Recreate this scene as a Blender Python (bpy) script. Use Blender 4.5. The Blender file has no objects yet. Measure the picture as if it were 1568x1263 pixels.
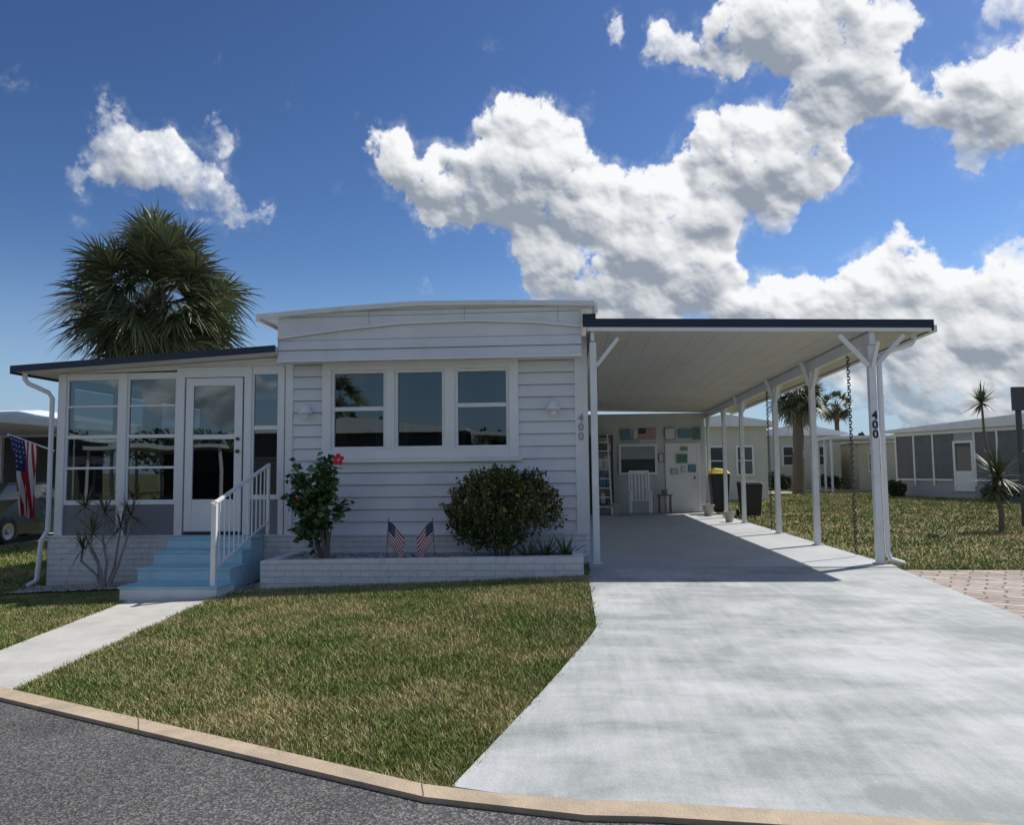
import bpy, math, random
import numpy as np
from mathutils import Vector, Matrix
random.seed(7); rng=np.random.default_rng(7)
S=bpy.context.scene
S.view_settings.view_transform='Standard'; S.view_settings.look='None'; S.view_settings.exposure=0
rad=math.radians
def gz(x): return -0.04*min(8.0,max(0.0,0.3-x))
def gzn(x): return -0.04*np.clip(0.3-x,0,8)

# ---------------------------------------------------------------- materials
def N(nt,t,**k):
    n=nt.nodes.new(t)
    for a,b in k.items(): setattr(n,a,b)
    return n
def newmat(name):
    m=bpy.data.materials.new(name); m.use_nodes=True; nt=m.node_tree
    return m,nt,nt.nodes["Principled BSDF"]
def M(name,col,rough=.6,var=.06,vs=2.5,bump=0,bs=60,spec=.5,metal=0,dirt=None,island=0,trans=0):
    m,nt,p=newmat(name); L=nt.links.new
    p.inputs["Roughness"].default_value=rough; p.inputs["Metallic"].default_value=metal
    p.inputs["Specular IOR Level"].default_value=spec
    tc=N(nt,"ShaderNodeTexCoord")
    n=N(nt,"ShaderNodeTexNoise"); n.inputs["Scale"].default_value=vs; n.inputs["Detail"].default_value=3 if island else 6; n.inputs["Roughness"].default_value=.65
    L(tc.outputs["Object"],n.inputs["Vector"])
    mr=N(nt,"ShaderNodeMapRange"); mr.inputs["From Min"].default_value=.3; mr.inputs["From Max"].default_value=.7
    mr.inputs["To Min"].default_value=1-var; mr.inputs["To Max"].default_value=1+var
    L(n.outputs["Fac"],mr.inputs["Value"])
    v=mr.outputs[0]
    if island:
        g=N(nt,"ShaderNodeNewGeometry"); m2=N(nt,"ShaderNodeMapRange"); m2.inputs["To Min"].default_value=1-island; m2.inputs["To Max"].default_value=1+island
        L(g.outputs["Random Per Island"],m2.inputs["Value"]); mu=N(nt,"ShaderNodeMath",operation='MULTIPLY'); L(v,mu.inputs[0]); L(m2.outputs[0],mu.inputs[1]); v=mu.outputs[0]
    sc=N(nt,"ShaderNodeVectorMath",operation='SCALE'); sc.inputs[0].default_value=col[:3]; L(v,sc.inputs["Scale"])
    out=sc.outputs[0]
    if dirt:
        n2=N(nt,"ShaderNodeTexNoise"); n2.inputs["Scale"].default_value=dirt[2]; n2.inputs["Detail"].default_value=7; n2.inputs["Roughness"].default_value=.7
        L(tc.outputs["Object"],n2.inputs["Vector"])
        r2=N(nt,"ShaderNodeMapRange"); r2.inputs["From Min"].default_value=.48; r2.inputs["From Max"].default_value=.75; r2.inputs["To Max"].default_value=dirt[1]
        L(n2.outputs["Fac"],r2.inputs["Value"])
        mx=N(nt,"ShaderNodeMix",data_type='RGBA'); L(r2.outputs[0],mx.inputs[0]); L(out,mx.inputs[6]); mx.inputs[7].default_value=(*dirt[0],1); out=mx.outputs[2]
    L(out,p.inputs["Base Color"])
    if bump:
        nb=N(nt,"ShaderNodeTexNoise"); nb.inputs["Scale"].default_value=bs; nb.inputs["Detail"].default_value=4; L(tc.outputs["Object"],nb.inputs["Vector"])
        b=N(nt,"ShaderNodeBump"); b.inputs["Strength"].default_value=bump; b.inputs["Distance"].default_value=.01
        L(nb.outputs["Fac"],b.inputs["Height"]); L(b.outputs[0],p.inputs["Normal"])
    if trans:
        tr=N(nt,"ShaderNodeBsdfTranslucent"); L(out,tr.inputs[0]); ms=N(nt,"ShaderNodeMixShader"); ms.inputs[0].default_value=trans
        L(p.outputs[0],ms.inputs[1]); L(tr.outputs[0],ms.inputs[2]); L(ms.outputs[0],nt.nodes["Material Output"].inputs[0])
    return m
white=M("white_paint",(.78,.79,.80),.45,.05,dirt=((.48,.47,.43),.35,3))
sidingm=M("white_siding",(.73,.74,.77),.5,.05,1.2,dirt=((.50,.50,.48),.4,2.2))
seam=M("siding_shade_and_seams",(.20,.205,.22),.8,.15)  # dark colour painting the shade under board laps; also colours fascia seams
trimw=M("white_trim",(.81,.81,.81),.4,.04)
navy=M("navy_trim",(.008,.014,.04),.4,.15)
graypanel=M("grey_panel",(.20,.21,.23),.6,.06)
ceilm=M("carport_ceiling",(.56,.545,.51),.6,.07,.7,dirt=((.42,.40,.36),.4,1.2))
concw=M("path_concrete",(.50,.49,.45),.85,.12,3,.4,80,dirt=((.30,.29,.25),.5,1.6))
tan=M("curb_concrete",(.47,.375,.265),.9,.14,6,.5,90,dirt=((.24,.20,.155),.6,4))
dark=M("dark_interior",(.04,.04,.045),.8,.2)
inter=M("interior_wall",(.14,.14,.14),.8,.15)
bluestep=M("turquoise_step_paint",(.33,.62,.72),.55,.08,4,.2,60,dirt=((.55,.62,.64),.4,3))
black=M("black_plastic",(.02,.02,.022),.4,.1)
metal=M("galvanised_metal",(.5,.5,.5),.35,.1,metal=.8)
chainm=M("dark_chain",(.08,.075,.07),.5,.2,metal=.6)
red=M("flag_red",(.42,.025,.035),.75,.1,trans=.25); fw=M("flag_white",(.75,.75,.75),.75,.05,trans=.25); fb=M("flag_blue",(.02,.03,.12),.75,.1,trans=.2)
wood=M("bark_grey",(.17,.14,.11),.9,.25,14,.8,50)
soil=M("soil_mulch",(.10,.075,.055),.95,.4,14,1,60)
pebw=M("pebbles",(.42,.40,.37),.8,.1,island=.55)
leafd=M("boxwood_leaves",(.055,.078,.02),.5,.35,5,island=.6)
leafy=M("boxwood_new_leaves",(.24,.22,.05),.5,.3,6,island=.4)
leafh=M("hibiscus_leaves",(.055,.11,.03),.35,.3,6,island=.6)
petal=M("red_petals",(.60,.01,.02),.5,.1)
palmg=M("palm_leaves",(.125,.145,.072),.42,.35,1.5,island=.65)
palmd=M("palm_dead_leaves",(.26,.20,.12),.7,.3,3,island=.4)
dracm=M("dracaena_leaves",(.13,.11,.055),.45,.3,8,island=.5)
yucm=M("yucca_leaves",(.09,.12,.05),.5,.3,8,island=.4)
stemm=M("pale_stem",(.36,.33,.29),.85,.2,20,.5,80)

def brickmat():
    m,nt,p=newmat("painted_white_brick"); L=nt.links.new
    tc=N(nt,"ShaderNodeTexCoord"); sx=N(nt,"ShaderNodeSeparateXYZ"); L(tc.outputs["Object"],sx.inputs[0])
    ad=N(nt,"ShaderNodeMath",operation='ADD'); L(sx.outputs[0],ad.inputs[0]); L(sx.outputs[1],ad.inputs[1])
    cx=N(nt,"ShaderNodeCombineXYZ"); L(ad.outputs[0],cx.inputs[0]); L(sx.outputs[2],cx.inputs[1])
    b=N(nt,"ShaderNodeTexBrick"); L(cx.outputs[0],b.inputs["Vector"]); b.inputs["Scale"].default_value=1
    b.inputs["Brick Width"].default_value=.24; b.inputs["Row Height"].default_value=.08; b.inputs["Mortar Size"].default_value=.004; b.inputs["Mortar Smooth"].default_value=.7
    b.inputs["Color1"].default_value=(.77,.78,.80,1); b.inputs["Color2"].default_value=(.73,.74,.76,1); b.inputs["Mortar"].default_value=(.65,.66,.68,1)
    n=N(nt,"ShaderNodeTexNoise"); n.inputs["Scale"].default_value=9; n.inputs["Detail"].default_value=8; L(tc.outputs["Object"],n.inputs["Vector"])
    r=N(nt,"ShaderNodeMapRange"); r.inputs["From Min"].default_value=.55; r.inputs["From Max"].default_value=.8; r.inputs["To Max"].default_value=.5; L(n.outputs["Fac"],r.inputs[0])
    mx=N(nt,"ShaderNodeMix",data_type='RGBA'); L(r.outputs[0],mx.inputs[0]); L(b.outputs["Color"],mx.inputs[6]); mx.inputs[7].default_value=(.38,.37,.34,1)
    gr=N(nt,"ShaderNodeMapRange"); gr.inputs["From Min"].default_value=-.30; gr.inputs["From Max"].default_value=.02; gr.inputs["To Min"].default_value=.5; gr.inputs["To Max"].default_value=0; L(sx.outputs[2],gr.inputs[0])
    gm_=N(nt,"ShaderNodeMath",operation='MULTIPLY'); L(gr.outputs[0],gm_.inputs[0]); L(n.outputs["Fac"],gm_.inputs[1])
    m2=N(nt,"ShaderNodeMix",data_type='RGBA'); L(gm_.outputs[0],m2.inputs[0]); L(mx.outputs[2],m2.inputs[6]); m2.inputs[7].default_value=(.25,.22,.17,1); L(m2.outputs[2],p.inputs["Base Color"])
    iv=N(nt,"ShaderNodeMath",operation='MULTIPLY_ADD'); iv.inputs[1].default_value=-.8; L(b.outputs["Fac"],iv.inputs[0]); L(n.outputs["Fac"],iv.inputs[2])
    bu=N(nt,"ShaderNodeBump"); bu.inputs["Strength"].default_value=1; bu.inputs["Distance"].default_value=.010; L(iv.outputs[0],bu.inputs["Height"]); L(bu.outputs[0],p.inputs["Normal"])
    p.inputs["Roughness"].default_value=.7
    return m
brick=brickmat()
def glassmat(name,tint,refl):
    m,nt,p=newmat(name); nt.nodes.remove(p); L=nt.links.new
    t=N(nt,"ShaderNodeBsdfTransparent"); t.inputs[0].default_value=(*tint,1)
    g=N(nt,"ShaderNodeBsdfGlossy"); g.inputs["Roughness"].default_value=.012; g.inputs[0].default_value=(.78,.90,.95,1)
    tc=N(nt,"ShaderNodeTexCoord"); n=N(nt,"ShaderNodeTexNoise"); n.inputs["Scale"].default_value=1.6; n.inputs["Detail"].default_value=0; L(tc.outputs["Object"],n.inputs[0])
    bu=N(nt,"ShaderNodeBump"); bu.inputs["Strength"].default_value=.2; bu.inputs["Distance"].default_value=.01; L(n.outputs[0],bu.inputs["Height"]); L(bu.outputs[0],g.inputs["Normal"])
    f=N(nt,"ShaderNodeFresnel"); f.inputs[0].default_value=1.5
    a=N(nt,"ShaderNodeMath",operation='ADD'); a.inputs[1].default_value=refl; L(f.outputs[0],a.inputs[0])
    mx=N(nt,"ShaderNodeMixShader"); L(a.outputs[0],mx.inputs[0]); L(t.outputs[0],mx.inputs[1]); L(g.outputs[0],mx.inputs[2])
    L(mx.outputs[0],nt.nodes["Material Output"].inputs[0]); return m
glass=glassmat("window_glass",(.30,.32,.34),.07)
glassp=glassmat("porch_glass",(.28,.31,.33),.11)

def streetmat():
    m,nt,p=newmat("asphalt"); L=nt.links.new; tc=N(nt,"ShaderNodeTexCoord")
    v=N(nt,"ShaderNodeTexVoronoi"); v.inputs["Scale"].default_value=120; L(tc.outputs["Object"],v.inputs[0])
    r=N(nt,"ShaderNodeValToRGB"); r.color_ramp.elements[0].position=0; r.color_ramp.elements[0].color=(.05,.05,.05,1); r.color_ramp.elements[1].position=1; r.color_ramp.elements[1].color=(.24,.23,.215,1)
    e=r.color_ramp.elements.new(.6); e.color=(.10,.10,.10,1)
    sx=N(nt,"ShaderNodeSeparateXYZ"); L(v.outputs["Color"],sx.inputs[0]); L(sx.outputs[0],r.inputs[0])
    n=N(nt,"ShaderNodeTexNoise"); n.inputs["Scale"].default_value=1.3; n.inputs["Detail"].default_value=6; L(tc.outputs["Object"],n.inputs[0])
    mr=N(nt,"ShaderNodeMapRange"); mr.inputs["From Min"].default_value=.3; mr.inputs["From Max"].default_value=.7; mr.inputs["To Min"].default_value=.78; mr.inputs["To Max"].default_value=1.28; L(n.outputs[0],mr.inputs[0])
    s=N(nt,"ShaderNodeVectorMath",operation='SCALE'); L(r.outputs[0],s.inputs[0]); L(mr.outputs[0],s.inputs["Scale"]); L(s.outputs[0],p.inputs["Base Color"])
    p.inputs["Roughness"].default_value=.9; p.inputs["Specular IOR Level"].default_value=.2
    b=N(nt,"ShaderNodeBump"); b.inputs["Strength"].default_value=.8; b.inputs["Distance"].default_value=.004; L(v.outputs["Distance"],b.inputs["Height"]); L(b.outputs[0],p.inputs["Normal"])
    return m
def drivemat():
    m,nt,p=newmat("painted_driveway"); L=nt.links.new; tc=N(nt,"ShaderNodeTexCoord")
    def noise(sc,det,vec=None,ro=.6,dist=0):
        n=N(nt,"ShaderNodeTexNoise"); n.inputs["Scale"].default_value=sc; n.inputs["Detail"].default_value=det; n.inputs["Roughness"].default_value=ro; n.inputs["Distortion"].default_value=dist; L(vec or tc.outputs["Object"],n.inputs[0]); return n.outputs[0]
    mp=N(nt,"ShaderNodeMapping"); mp.inputs["Scale"].default_value=(1,1.9,1); mp.inputs["Rotation"].default_value=(0,0,.6); L(tc.outputs["Object"],mp.inputs[0])
    mp2=N(nt,"ShaderNodeMapping"); mp2.inputs["Scale"].default_value=(7,.8,1); mp2.inputs["Rotation"].default_value=(0,0,-.12); L(tc.outputs["Object"],mp2.inputs[0])
    a=noise(.6,4,dist=.6); b=noise(1.6,9,mp.outputs[0],.68,.4); c=noise(1.8,5,mp2.outputs[0],.6); d=noise(60,3)
    def madd(x,k,y):
        q=N(nt,"ShaderNodeMath",operation='MULTIPLY_ADD'); L(x,q.inputs[0]); q.inputs[1].default_value=k
        if isinstance(y,float): q.inputs[2].default_value=y
        else: L(y,q.inputs[2])
        return q.outputs[0]
    t=madd(a,1.9,madd(b,1.5,madd(c,.7,madd(d,.3,-1.70))))
    r=N(nt,"ShaderNodeValToRGB"); e=r.color_ramp.elements; e[0].position=.15; e[0].color=(.28,.305,.29,1); e[1].position=.9; e[1].color=(.53,.545,.54,1)
    x=e.new(.5); x.color=(.40,.42,.41,1); L(t,r.inputs[0]); L(r.outputs[0],p.inputs["Base Color"])
    p.inputs["Roughness"].default_value=.7; p.inputs["Specular IOR Level"].default_value=.3
    bu=N(nt,"ShaderNodeBump"); bu.inputs["Strength"].default_value=.6; bu.inputs["Distance"].default_value=.006; L(d,bu.inputs["Height"]); L(bu.outputs[0],p.inputs["Normal"])
    return m
def grassmat(name,gr,br,isl):
    m,nt,p=newmat(name); L=nt.links.new; tc=N(nt,"ShaderNodeTexCoord")
    n=N(nt,"ShaderNodeTexNoise"); n.inputs["Scale"].default_value=.85; n.inputs["Detail"].default_value=7; n.inputs["Roughness"].default_value=.72; L(tc.outputs["Object"],n.inputs[0])
    o=n.outputs[0]
    if isl:
        g=N(nt,"ShaderNodeNewGeometry"); q=N(nt,"ShaderNodeMath",operation='MULTIPLY_ADD'); L(g.outputs["Random Per Island"],q.inputs[0]); q.inputs[1].default_value=.30; L(n.outputs[0],q.inputs[2])
        q2=N(nt,"ShaderNodeMath",operation='SUBTRACT'); L(q.outputs[0],q2.inputs[0]); q2.inputs[1].default_value=.15; o=q2.outputs[0]
    r=N(nt,"ShaderNodeValToRGB"); e=r.color_ramp.elements; e[0].position=.43; e[0].color=(*gr,1); e[1].position=.62; e[1].color=(*br,1)
    L(o,r.inputs[0]); c=r.outputs[0]
    p.inputs["Roughness"].default_value=.8; p.inputs["Specular IOR Level"].default_value=.15
    if not isl:
        n=N(nt,"ShaderNodeTexNoise"); n.inputs["Scale"].default_value=35; n.inputs["Detail"].default_value=5; L(tc.outputs["Object"],n.inputs[0])
        mr=N(nt,"ShaderNodeMapRange"); mr.inputs["From Min"].default_value=.3; mr.inputs["From Max"].default_value=.7; mr.inputs["To Min"].default_value=.6; mr.inputs["To Max"].default_value=1.35; L(n.outputs[0],mr.inputs[0])
        s=N(nt,"ShaderNodeVectorMath",operation='SCALE'); L(c,s.inputs[0]); L(mr.outputs[0],s.inputs["Scale"]); c=s.outputs[0]
        b=N(nt,"ShaderNodeBump"); b.inputs["Strength"].default_value=.8; b.inputs["Distance"].default_value=.03; L(n.outputs[0],b.inputs["Height"]); L(b.outputs[0],p.inputs["Normal"])
    L(c,p.inputs["Base Color"]); return m
def pavermat():
    m,nt,p=newmat("brick_pavers"); L=nt.links.new; tc=N(nt,"ShaderNodeTexCoord")
    mp=N(nt,"ShaderNodeMapping"); mp.inputs["Rotation"].default_value=(0,0,.5); L(tc.outputs["Object"],mp.inputs[0])
    nd=N(nt,"ShaderNodeTexNoise"); nd.inputs["Scale"].default_value=3; L(tc.outputs["Object"],nd.inputs[0])
    vs_=N(nt,"ShaderNodeVectorMath",operation='MULTIPLY_ADD'); L(nd.outputs["Color"],vs_.inputs[0]); vs_.inputs[1].default_value=(.12,.12,0); L(mp.outputs[0],vs_.inputs[2])
    b=N(nt,"ShaderNodeTexBrick"); L(vs_.outputs[0],b.inputs[0]); b.inputs["Scale"].default_value=1; b.inputs["Brick Width"].default_value=.34; b.inputs["Row Height"].default_value=.17; b.inputs["Mortar Size"].default_value=.012
    b.inputs["Color1"].default_value=(.44,.39,.34,1); b.inputs["Color2"].default_value=(.28,.22,.19,1); b.inputs["Mortar"].default_value=(.13,.12,.08,1)
    n=N(nt,"ShaderNodeTexNoise"); n.inputs["Scale"].default_value=9; n.inputs["Detail"].default_value=6; L(tc.outputs["Object"],n.inputs[0])
    mr=N(nt,"ShaderNodeMapRange"); mr.inputs["To Min"].default_value=.6; mr.inputs["To Max"].default_value=1.5; L(n.outputs[0],mr.inputs[0])
    s=N(nt,"ShaderNodeVectorMath",operation='SCALE'); L(b.outputs[0],s.inputs[0]); L(mr.outputs[0],s.inputs["Scale"]); L(s.outputs[0],p.inputs["Base Color"])
    p.inputs["Roughness"].default_value=.85
    bu=N(nt,"ShaderNodeBump"); bu.inputs["Strength"].default_value=1; bu.inputs["Distance"].default_value=.01; bu.invert=True; L(b.outputs["Fac"],bu.inputs["Height"]); L(bu.outputs[0],p.inputs["Normal"])
    return m
asphalt=streetmat(); drive=drivemat()
GR=(.15,.215,.052); BR=(.50,.41,.225)
lawnm=grassmat("lawn_ground",(.11,.13,.038),(.30,.24,.13),False); bladem=grassmat("grass_blades",GR,BR,True)
pavm=pavermat()

# ---------------------------------------------------------------- geometry helpers
def link(o,parent=None):
    bpy.context.collection.objects.link(o)
    if parent: o.parent=parent
    return o
def empty(name,loc=(0,0,0),rz=0):
    e=bpy.data.objects.new(name,None); e.location=loc; e.rotation_euler=(0,0,rz); e.empty_display_size=.2; return link(e)
class MB:
    def __init__(s): s.v=[];s.f=[];s.m=[]
    def face(s,pts,m=0):
        k=len(s.v); s.v+= [tuple(p) for p in pts]; s.f.append(tuple(range(k,k+len(pts)))); s.m.append(m); return s
    def box(s,x0,x1,y0,y1,z0,z1,m=0):
        k=len(s.v); s.v+=[(x0,y0,z0),(x1,y0,z0),(x1,y1,z0),(x0,y1,z0),(x0,y0,z1),(x1,y0,z1),(x1,y1,z1),(x0,y1,z1)]
        s.f+=[tuple(k+i for i in q) for q in ((0,3,2,1),(4,5,6,7),(0,1,5,4),(1,2,6,5),(2,3,7,6),(3,0,4,7))]; s.m+=[m]*6; return s
    def hexa(s,P,m=0):
        k=len(s.v); s.v+=[tuple(p) for p in P]
        s.f+=[tuple(k+i for i in q) for q in ((0,3,2,1),(4,5,6,7),(0,1,5,4),(1,2,6,5),(2,3,7,6),(3,0,4,7))]; s.m+=[m]*6; return s
    def beam(s,a,b,w,h,m=0):
        a=Vector(a);b=Vector(b);d=(b-a).normalized(); up=Vector((0,0,1)) if abs(d.z)<.95 else Vector((0,1,0))
        r=d.cross(up).normalized()*w/2; u=r.cross(d).normalized()*h/2
        return s.hexa([a-r-u,a+r-u,b+r-u,b-r-u,a-r+u,a+r+u,b+r+u,b-r+u],m)
    def tube(s,pts,r,m=0,n=8,cap=True):
        pts=[Vector(p) for p in pts]; rr=r if isinstance(r,(list,tuple)) else [r]*len(pts); k=len(s.v)
        ref=Vector((0,0,1)) if abs((pts[-1]-pts[0]).normalized().z)<.9 else Vector((0,1,0))
        for i,p in enumerate(pts):
            d=(pts[min(i+1,len(pts)-1)]-pts[max(i-1,0)]).normalized(); a=d.cross(ref).normalized(); b=d.cross(a).normalized()
            for j in range(n):
                t=2*math.pi*j/n; s.v.append(tuple(p+a*math.cos(t)*rr[i]+b*math.sin(t)*rr[i]))
        for i in range(len(pts)-1):
            for j in range(n):
                s.f.append((k+i*n+j,k+i*n+(j+1)%n,k+(i+1)*n+(j+1)%n,k+(i+1)*n+j)); s.m.append(m)
        if cap:
            s.f.append(tuple(k+j for j in range(n))); s.m.append(m); e=k+(len(pts)-1)*n; s.f.append(tuple(e+j for j in reversed(range(n)))); s.m.append(m)
        return s
    def lathe(s,c,prof,m=0,n=16,axis='z'):
        k=len(s.v)
        for (r,h) in prof:
            for j in range(n):
                t=2*math.pi*j/n
                if axis=='z': s.v.append((c[0]+r*math.cos(t),c[1]+r*math.sin(t),c[2]+h))
                elif axis=='x': s.v.append((c[0]+h,c[1]+r*math.cos(t),c[2]+r*math.sin(t)))
                else: s.v.append((c[0]+r*math.cos(t),c[1]+h,c[2]+r*math.sin(t)))
        for i in range(len(prof)-1):
            for j in range(n): s.f.append((k+i*n+j,k+i*n+(j+1)%n,k+(i+1)*n+(j+1)%n,k+(i+1)*n+j)); s.m.append(m)
        return s
    def frame(s,x0,x1,z0,z1,yf,yb,w,m=0):
        s.box(x0,x0+w,yf,yb,z0,z1,m); s.box(x1-w,x1,yf,yb,z0,z1,m)
        s.box(x0+w,x1-w,yf,yb,z0,z0+w,m); s.box(x0+w,x1-w,yf,yb,z1-w,z1,m); return s
    def siding(s,x0,x1,z0,z1,y,pitch=.175,zo=.42,dp=.028,m=0,sm=0):
        k=math.floor((z0-zo)/pitch); sw=.007 if sm else 0
        while zo+k*pitch<z1-1e-4:
            a=zo+k*pitch; lo=max(a,z0); hi=min(a+pitch,z1)
            f=lambda z: y-dp*(1-(z-a)/pitch)
            hh=hi-sw if hi-sw>lo else hi
            s.face([(x0,f(lo),lo),(x1,f(lo),lo),(x1,f(hh),hh),(x0,f(hh),hh)],m)
            if hh<hi: s.face([(x0,f(hh),hh),(x1,f(hh),hh),(x1,f(hi),hi),(x0,f(hi),hi)],sm)  # strip below the next board, lap shade put into the colour
            s.face([(x0,y,lo),(x1,y,lo),(x1,f(lo),lo),(x0,f(lo),lo)],sm or m); k+=1
        return s
    def obj(s,name,mats,parent=None,bevel=0,smooth=False):
        me=bpy.data.meshes.new(name); me.from_pydata(s.v,[],s.f)
        for mt in (mats if isinstance(mats,(list,tuple)) else [mats]): me.materials.append(mt)
        me.polygons.foreach_set("material_index",s.m)
        if smooth: me.polygons.foreach_set("use_smooth",[True]*len(s.f))
        me.update(); o=bpy.data.objects.new(name,me); link(o,parent)
        if bevel:
            b=o.modifiers.new("bevel",'BEVEL'); b.width=bevel; b.segments=2; b.limit_method='ANGLE'
        return o
def npmesh(name,V,F,mats,parent=None,mi=None):
    me=bpy.data.meshes.new(name); n=F.shape[1]
    me.vertices.add(len(V)); me.vertices.foreach_set("co",V.astype(np.float32).ravel())
    me.loops.add(F.size); me.loops.foreach_set("vertex_index",F.astype(np.int32).ravel())
    me.polygons.add(len(F)); me.polygons.foreach_set("loop_start",np.arange(0,F.size,n,dtype=np.int32))
    try: me.polygons.foreach_set("loop_total",np.full(len(F),n,dtype=np.int32))
    except Exception: pass
    for mt in (mats if isinstance(mats,(list,tuple)) else [mats]): me.materials.append(mt)
    if mi is not None: me.polygons.foreach_set("material_index",mi.astype(np.int32))
    me.update(); me.validate(); return link(bpy.data.objects.new(name,me),parent)
import bmesh
def sheet(name,poly,dz,mat,parent=None,thick=0):
    bm=bmesh.new(); f=bm.faces.new([bm.verts.new((x,y,0)) for x,y in poly])
    bm.normal_update()
    if f.normal.z<0: f.normal_flip()
    for cx in (.3,-7.7):
        bmesh.ops.bisect_plane(bm,geom=bm.verts[:]+bm.edges[:]+bm.faces[:],plane_co=(cx,0,0),plane_no=(1,0,0))
    if thick:
        r=bmesh.ops.extrude_face_region(bm,geom=bm.faces[:]); 
        for v in [g for g in r['geom'] if isinstance(g,bmesh.types.BMVert)]: v.co.z=1
        bmesh.ops.recalc_face_normals(bm,faces=bm.faces[:])
        for v in bm.verts: v.co.z = gz(v.co.x)+(dz if v.co.z>.5 else dz-thick)
    else:
        for v in bm.verts: v.co.z=gz(v.co.x)+dz
    me=bpy.data.meshes.new(name); bm.to_mesh(me); bm.free(); me.materials.append(mat)
    return link(bpy.data.objects.new(name,me),parent)

# ---------------------------------------------------------------- ground
sheet("ground",[(-900,-900),(900,-900),(900,900),(-900,900)],0,lawnm)
sheet("street",[(-60,40),(-30,20.5),(-12,9.6),(-3.69,4.81),(-.59,3.14),(.05,2.95),(.6,2.9),(3.4,2.6),(7,.9),(30,-12),(60,-28),(60,-36),(26,-18),(0,-4),(-30,12),(-60,28)],.008,asphalt)
CURB=sheet("street_curb",[(-30,20.8),(-12,9.9),(-3.90,5.08),(-1.75,3.90),(-.62,3.27),(-.3,3.16),(.05,3.08),(.6,3.02),(3.4,2.74),(7,1.1),(7,.9),(3.4,2.6),(.6,2.9),(.05,2.95),(-.59,3.14),(-3.69,4.81),(-12,9.6),(-30,20.5)],.03,tan,thick=.05)
jm=M("joint_grime",(.13,.105,.08),.9,.2)
mb=MB()
for (ax_,ay_,bx_,by_) in ((-.63,3.268,-.60,3.15),(-2.45,4.28,-2.33,4.075)):
    mb.beam((ax_,ay_,gz(ax_)+.0300),(bx_,by_,gz(bx_)+.0300),.006,.002)
mb.obj("joints",jm,CURB)
DRV=sheet("driveway",[(-.5,3.262),(-.3,3.18),(.05,3.1),(.6,3.04),(3.4,2.76),(3.75,6.3),(4.14,10.1),(.27,10.1),(.23,9.1),(.22,6.4),(.16,6.05),(-.17,4.59)],.022,drive,thick=.05)
sheet("carport_slab",[(.27,10.106),(4.16,10.106),(4.2,22.6),(.27,22.6)],.034,M("painted_slab",(.44,.455,.46),.6,.10,1.2,.15,40,dirt=((.30,.31,.31),.5,1.1)),thick=.05)
sheet("front_path",[(-5.26,8.86),(-4.2,8.86),(-3.78,5.03),(-4.75,5.58)],.018,concw,thick=.04)
sheet("paver_patio",[(4.15,9.95),(12,9.8),(12,6.9),(3.82,6.9)],.012,pavm,thick=.03)
sheet("side_path",[(9.5,40),(30,36),(30,37.2),(9.5,41.3)],.012,concw)

def blades(name,X,Y,h,w,zoff=0):
    n=len(X); a=rng.uniform(0,2*np.pi,n); hh=h*rng.uniform(.5,1.35,n); ln=rng.uniform(.2,1.3,n)*hh; b=rng.uniform(0,2*np.pi,n)
    z=gzn(X)+zoff; dx=np.cos(a)*w/2; dy=np.sin(a)*w/2
    V=np.empty((n,3,3)); V[:,0]=np.stack([X-dx,Y-dy,z],1); V[:,1]=np.stack([X+dx,Y+dy,z],1); V[:,2]=np.stack([X+np.cos(b)*ln,Y+np.sin(b)*ln,z+hh],1)
    return npmesh(name,V.reshape(-1,3),np.arange(3*n).reshape(-1,3),bladem)
n=600000
Y=3.1+7.4*rng.random(n)**1.5; X=rng.uniform(-9.5,.32,n)
dedge=np.interp(Y,[3.28,4.59,6.05,6.4,9.1],[-.48,-.17,.16,.22,.23]); curb=np.interp(X,[-12,-3.9,-1.75,-.62,-.3],[9.9,5.08,3.9,3.28,3.18])
ed=rng.normal(0,.016,n)+.02*np.sin(X*9)*np.sin(Y*7)
pl=np.interp(Y,[5.58,8.86],[-4.75,-5.26]); pr=np.interp(Y,[5.03,8.86],[-3.78,-4.2])
ok=(X<dedge+ed)&(Y>curb+.0+ed)&~((X>pl-ed)&(X<pr+ed)&(Y<8.9))&(X>-1.05*Y-.3)
ok&=~((Y>9.38)&(X>-4.0))&~((Y>8.85)&(X>-5.4)&(X<-4.1))&~((Y>9.6)&(X>-7.6)&(X<-3.9))
X=X[ok];Y=Y[ok]
blades("lawn_grass",X,Y,.024+.002*Y,.0045+.0011*Y)
n=130000
Y=10+28*rng.random(n)**1.6; X=4.2+22*rng.random(n); ok=(X<.72*Y)&(X>.15*Y)
blades("side_lawn_grass",X[ok],Y[ok],.035+.001*Y[ok],.012+.0012*Y[ok])
n=30000
Y=rng.uniform(10,19,n); X=rng.uniform(-13,-7.7,n); blades("neighbour_lawn_grass",X,Y,.06,.022)

# ---------------------------------------------------------------- house
F=10.8
H=empty("mobile_home")
mb=MB()
wx0,wx1,wz0,wz1=-3.50,-.70,1.50,2.88
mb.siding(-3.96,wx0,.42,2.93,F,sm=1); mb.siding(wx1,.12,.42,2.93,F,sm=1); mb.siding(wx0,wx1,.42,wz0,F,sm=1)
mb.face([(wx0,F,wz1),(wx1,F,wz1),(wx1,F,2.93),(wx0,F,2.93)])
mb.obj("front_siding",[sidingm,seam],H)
mb=MB(); mb.box(-4.07,-3.96,F-.037,F+.02,.42,2.92); mb.box(.12,.30,F-.037,F+.02,.42,3.2)
mb.obj("corner_trim",trimw,H,.004)
mb=MB()
mb.box(.24,.30,F+.025,22.6,.0,3.2); mb.box(-4.05,-3.99,F+.025,22.6,0,3.3); mb.box(-3.98,.23,22.5,22.6,0,3.3)
mb.obj("side_walls",sidingm,H)
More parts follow.
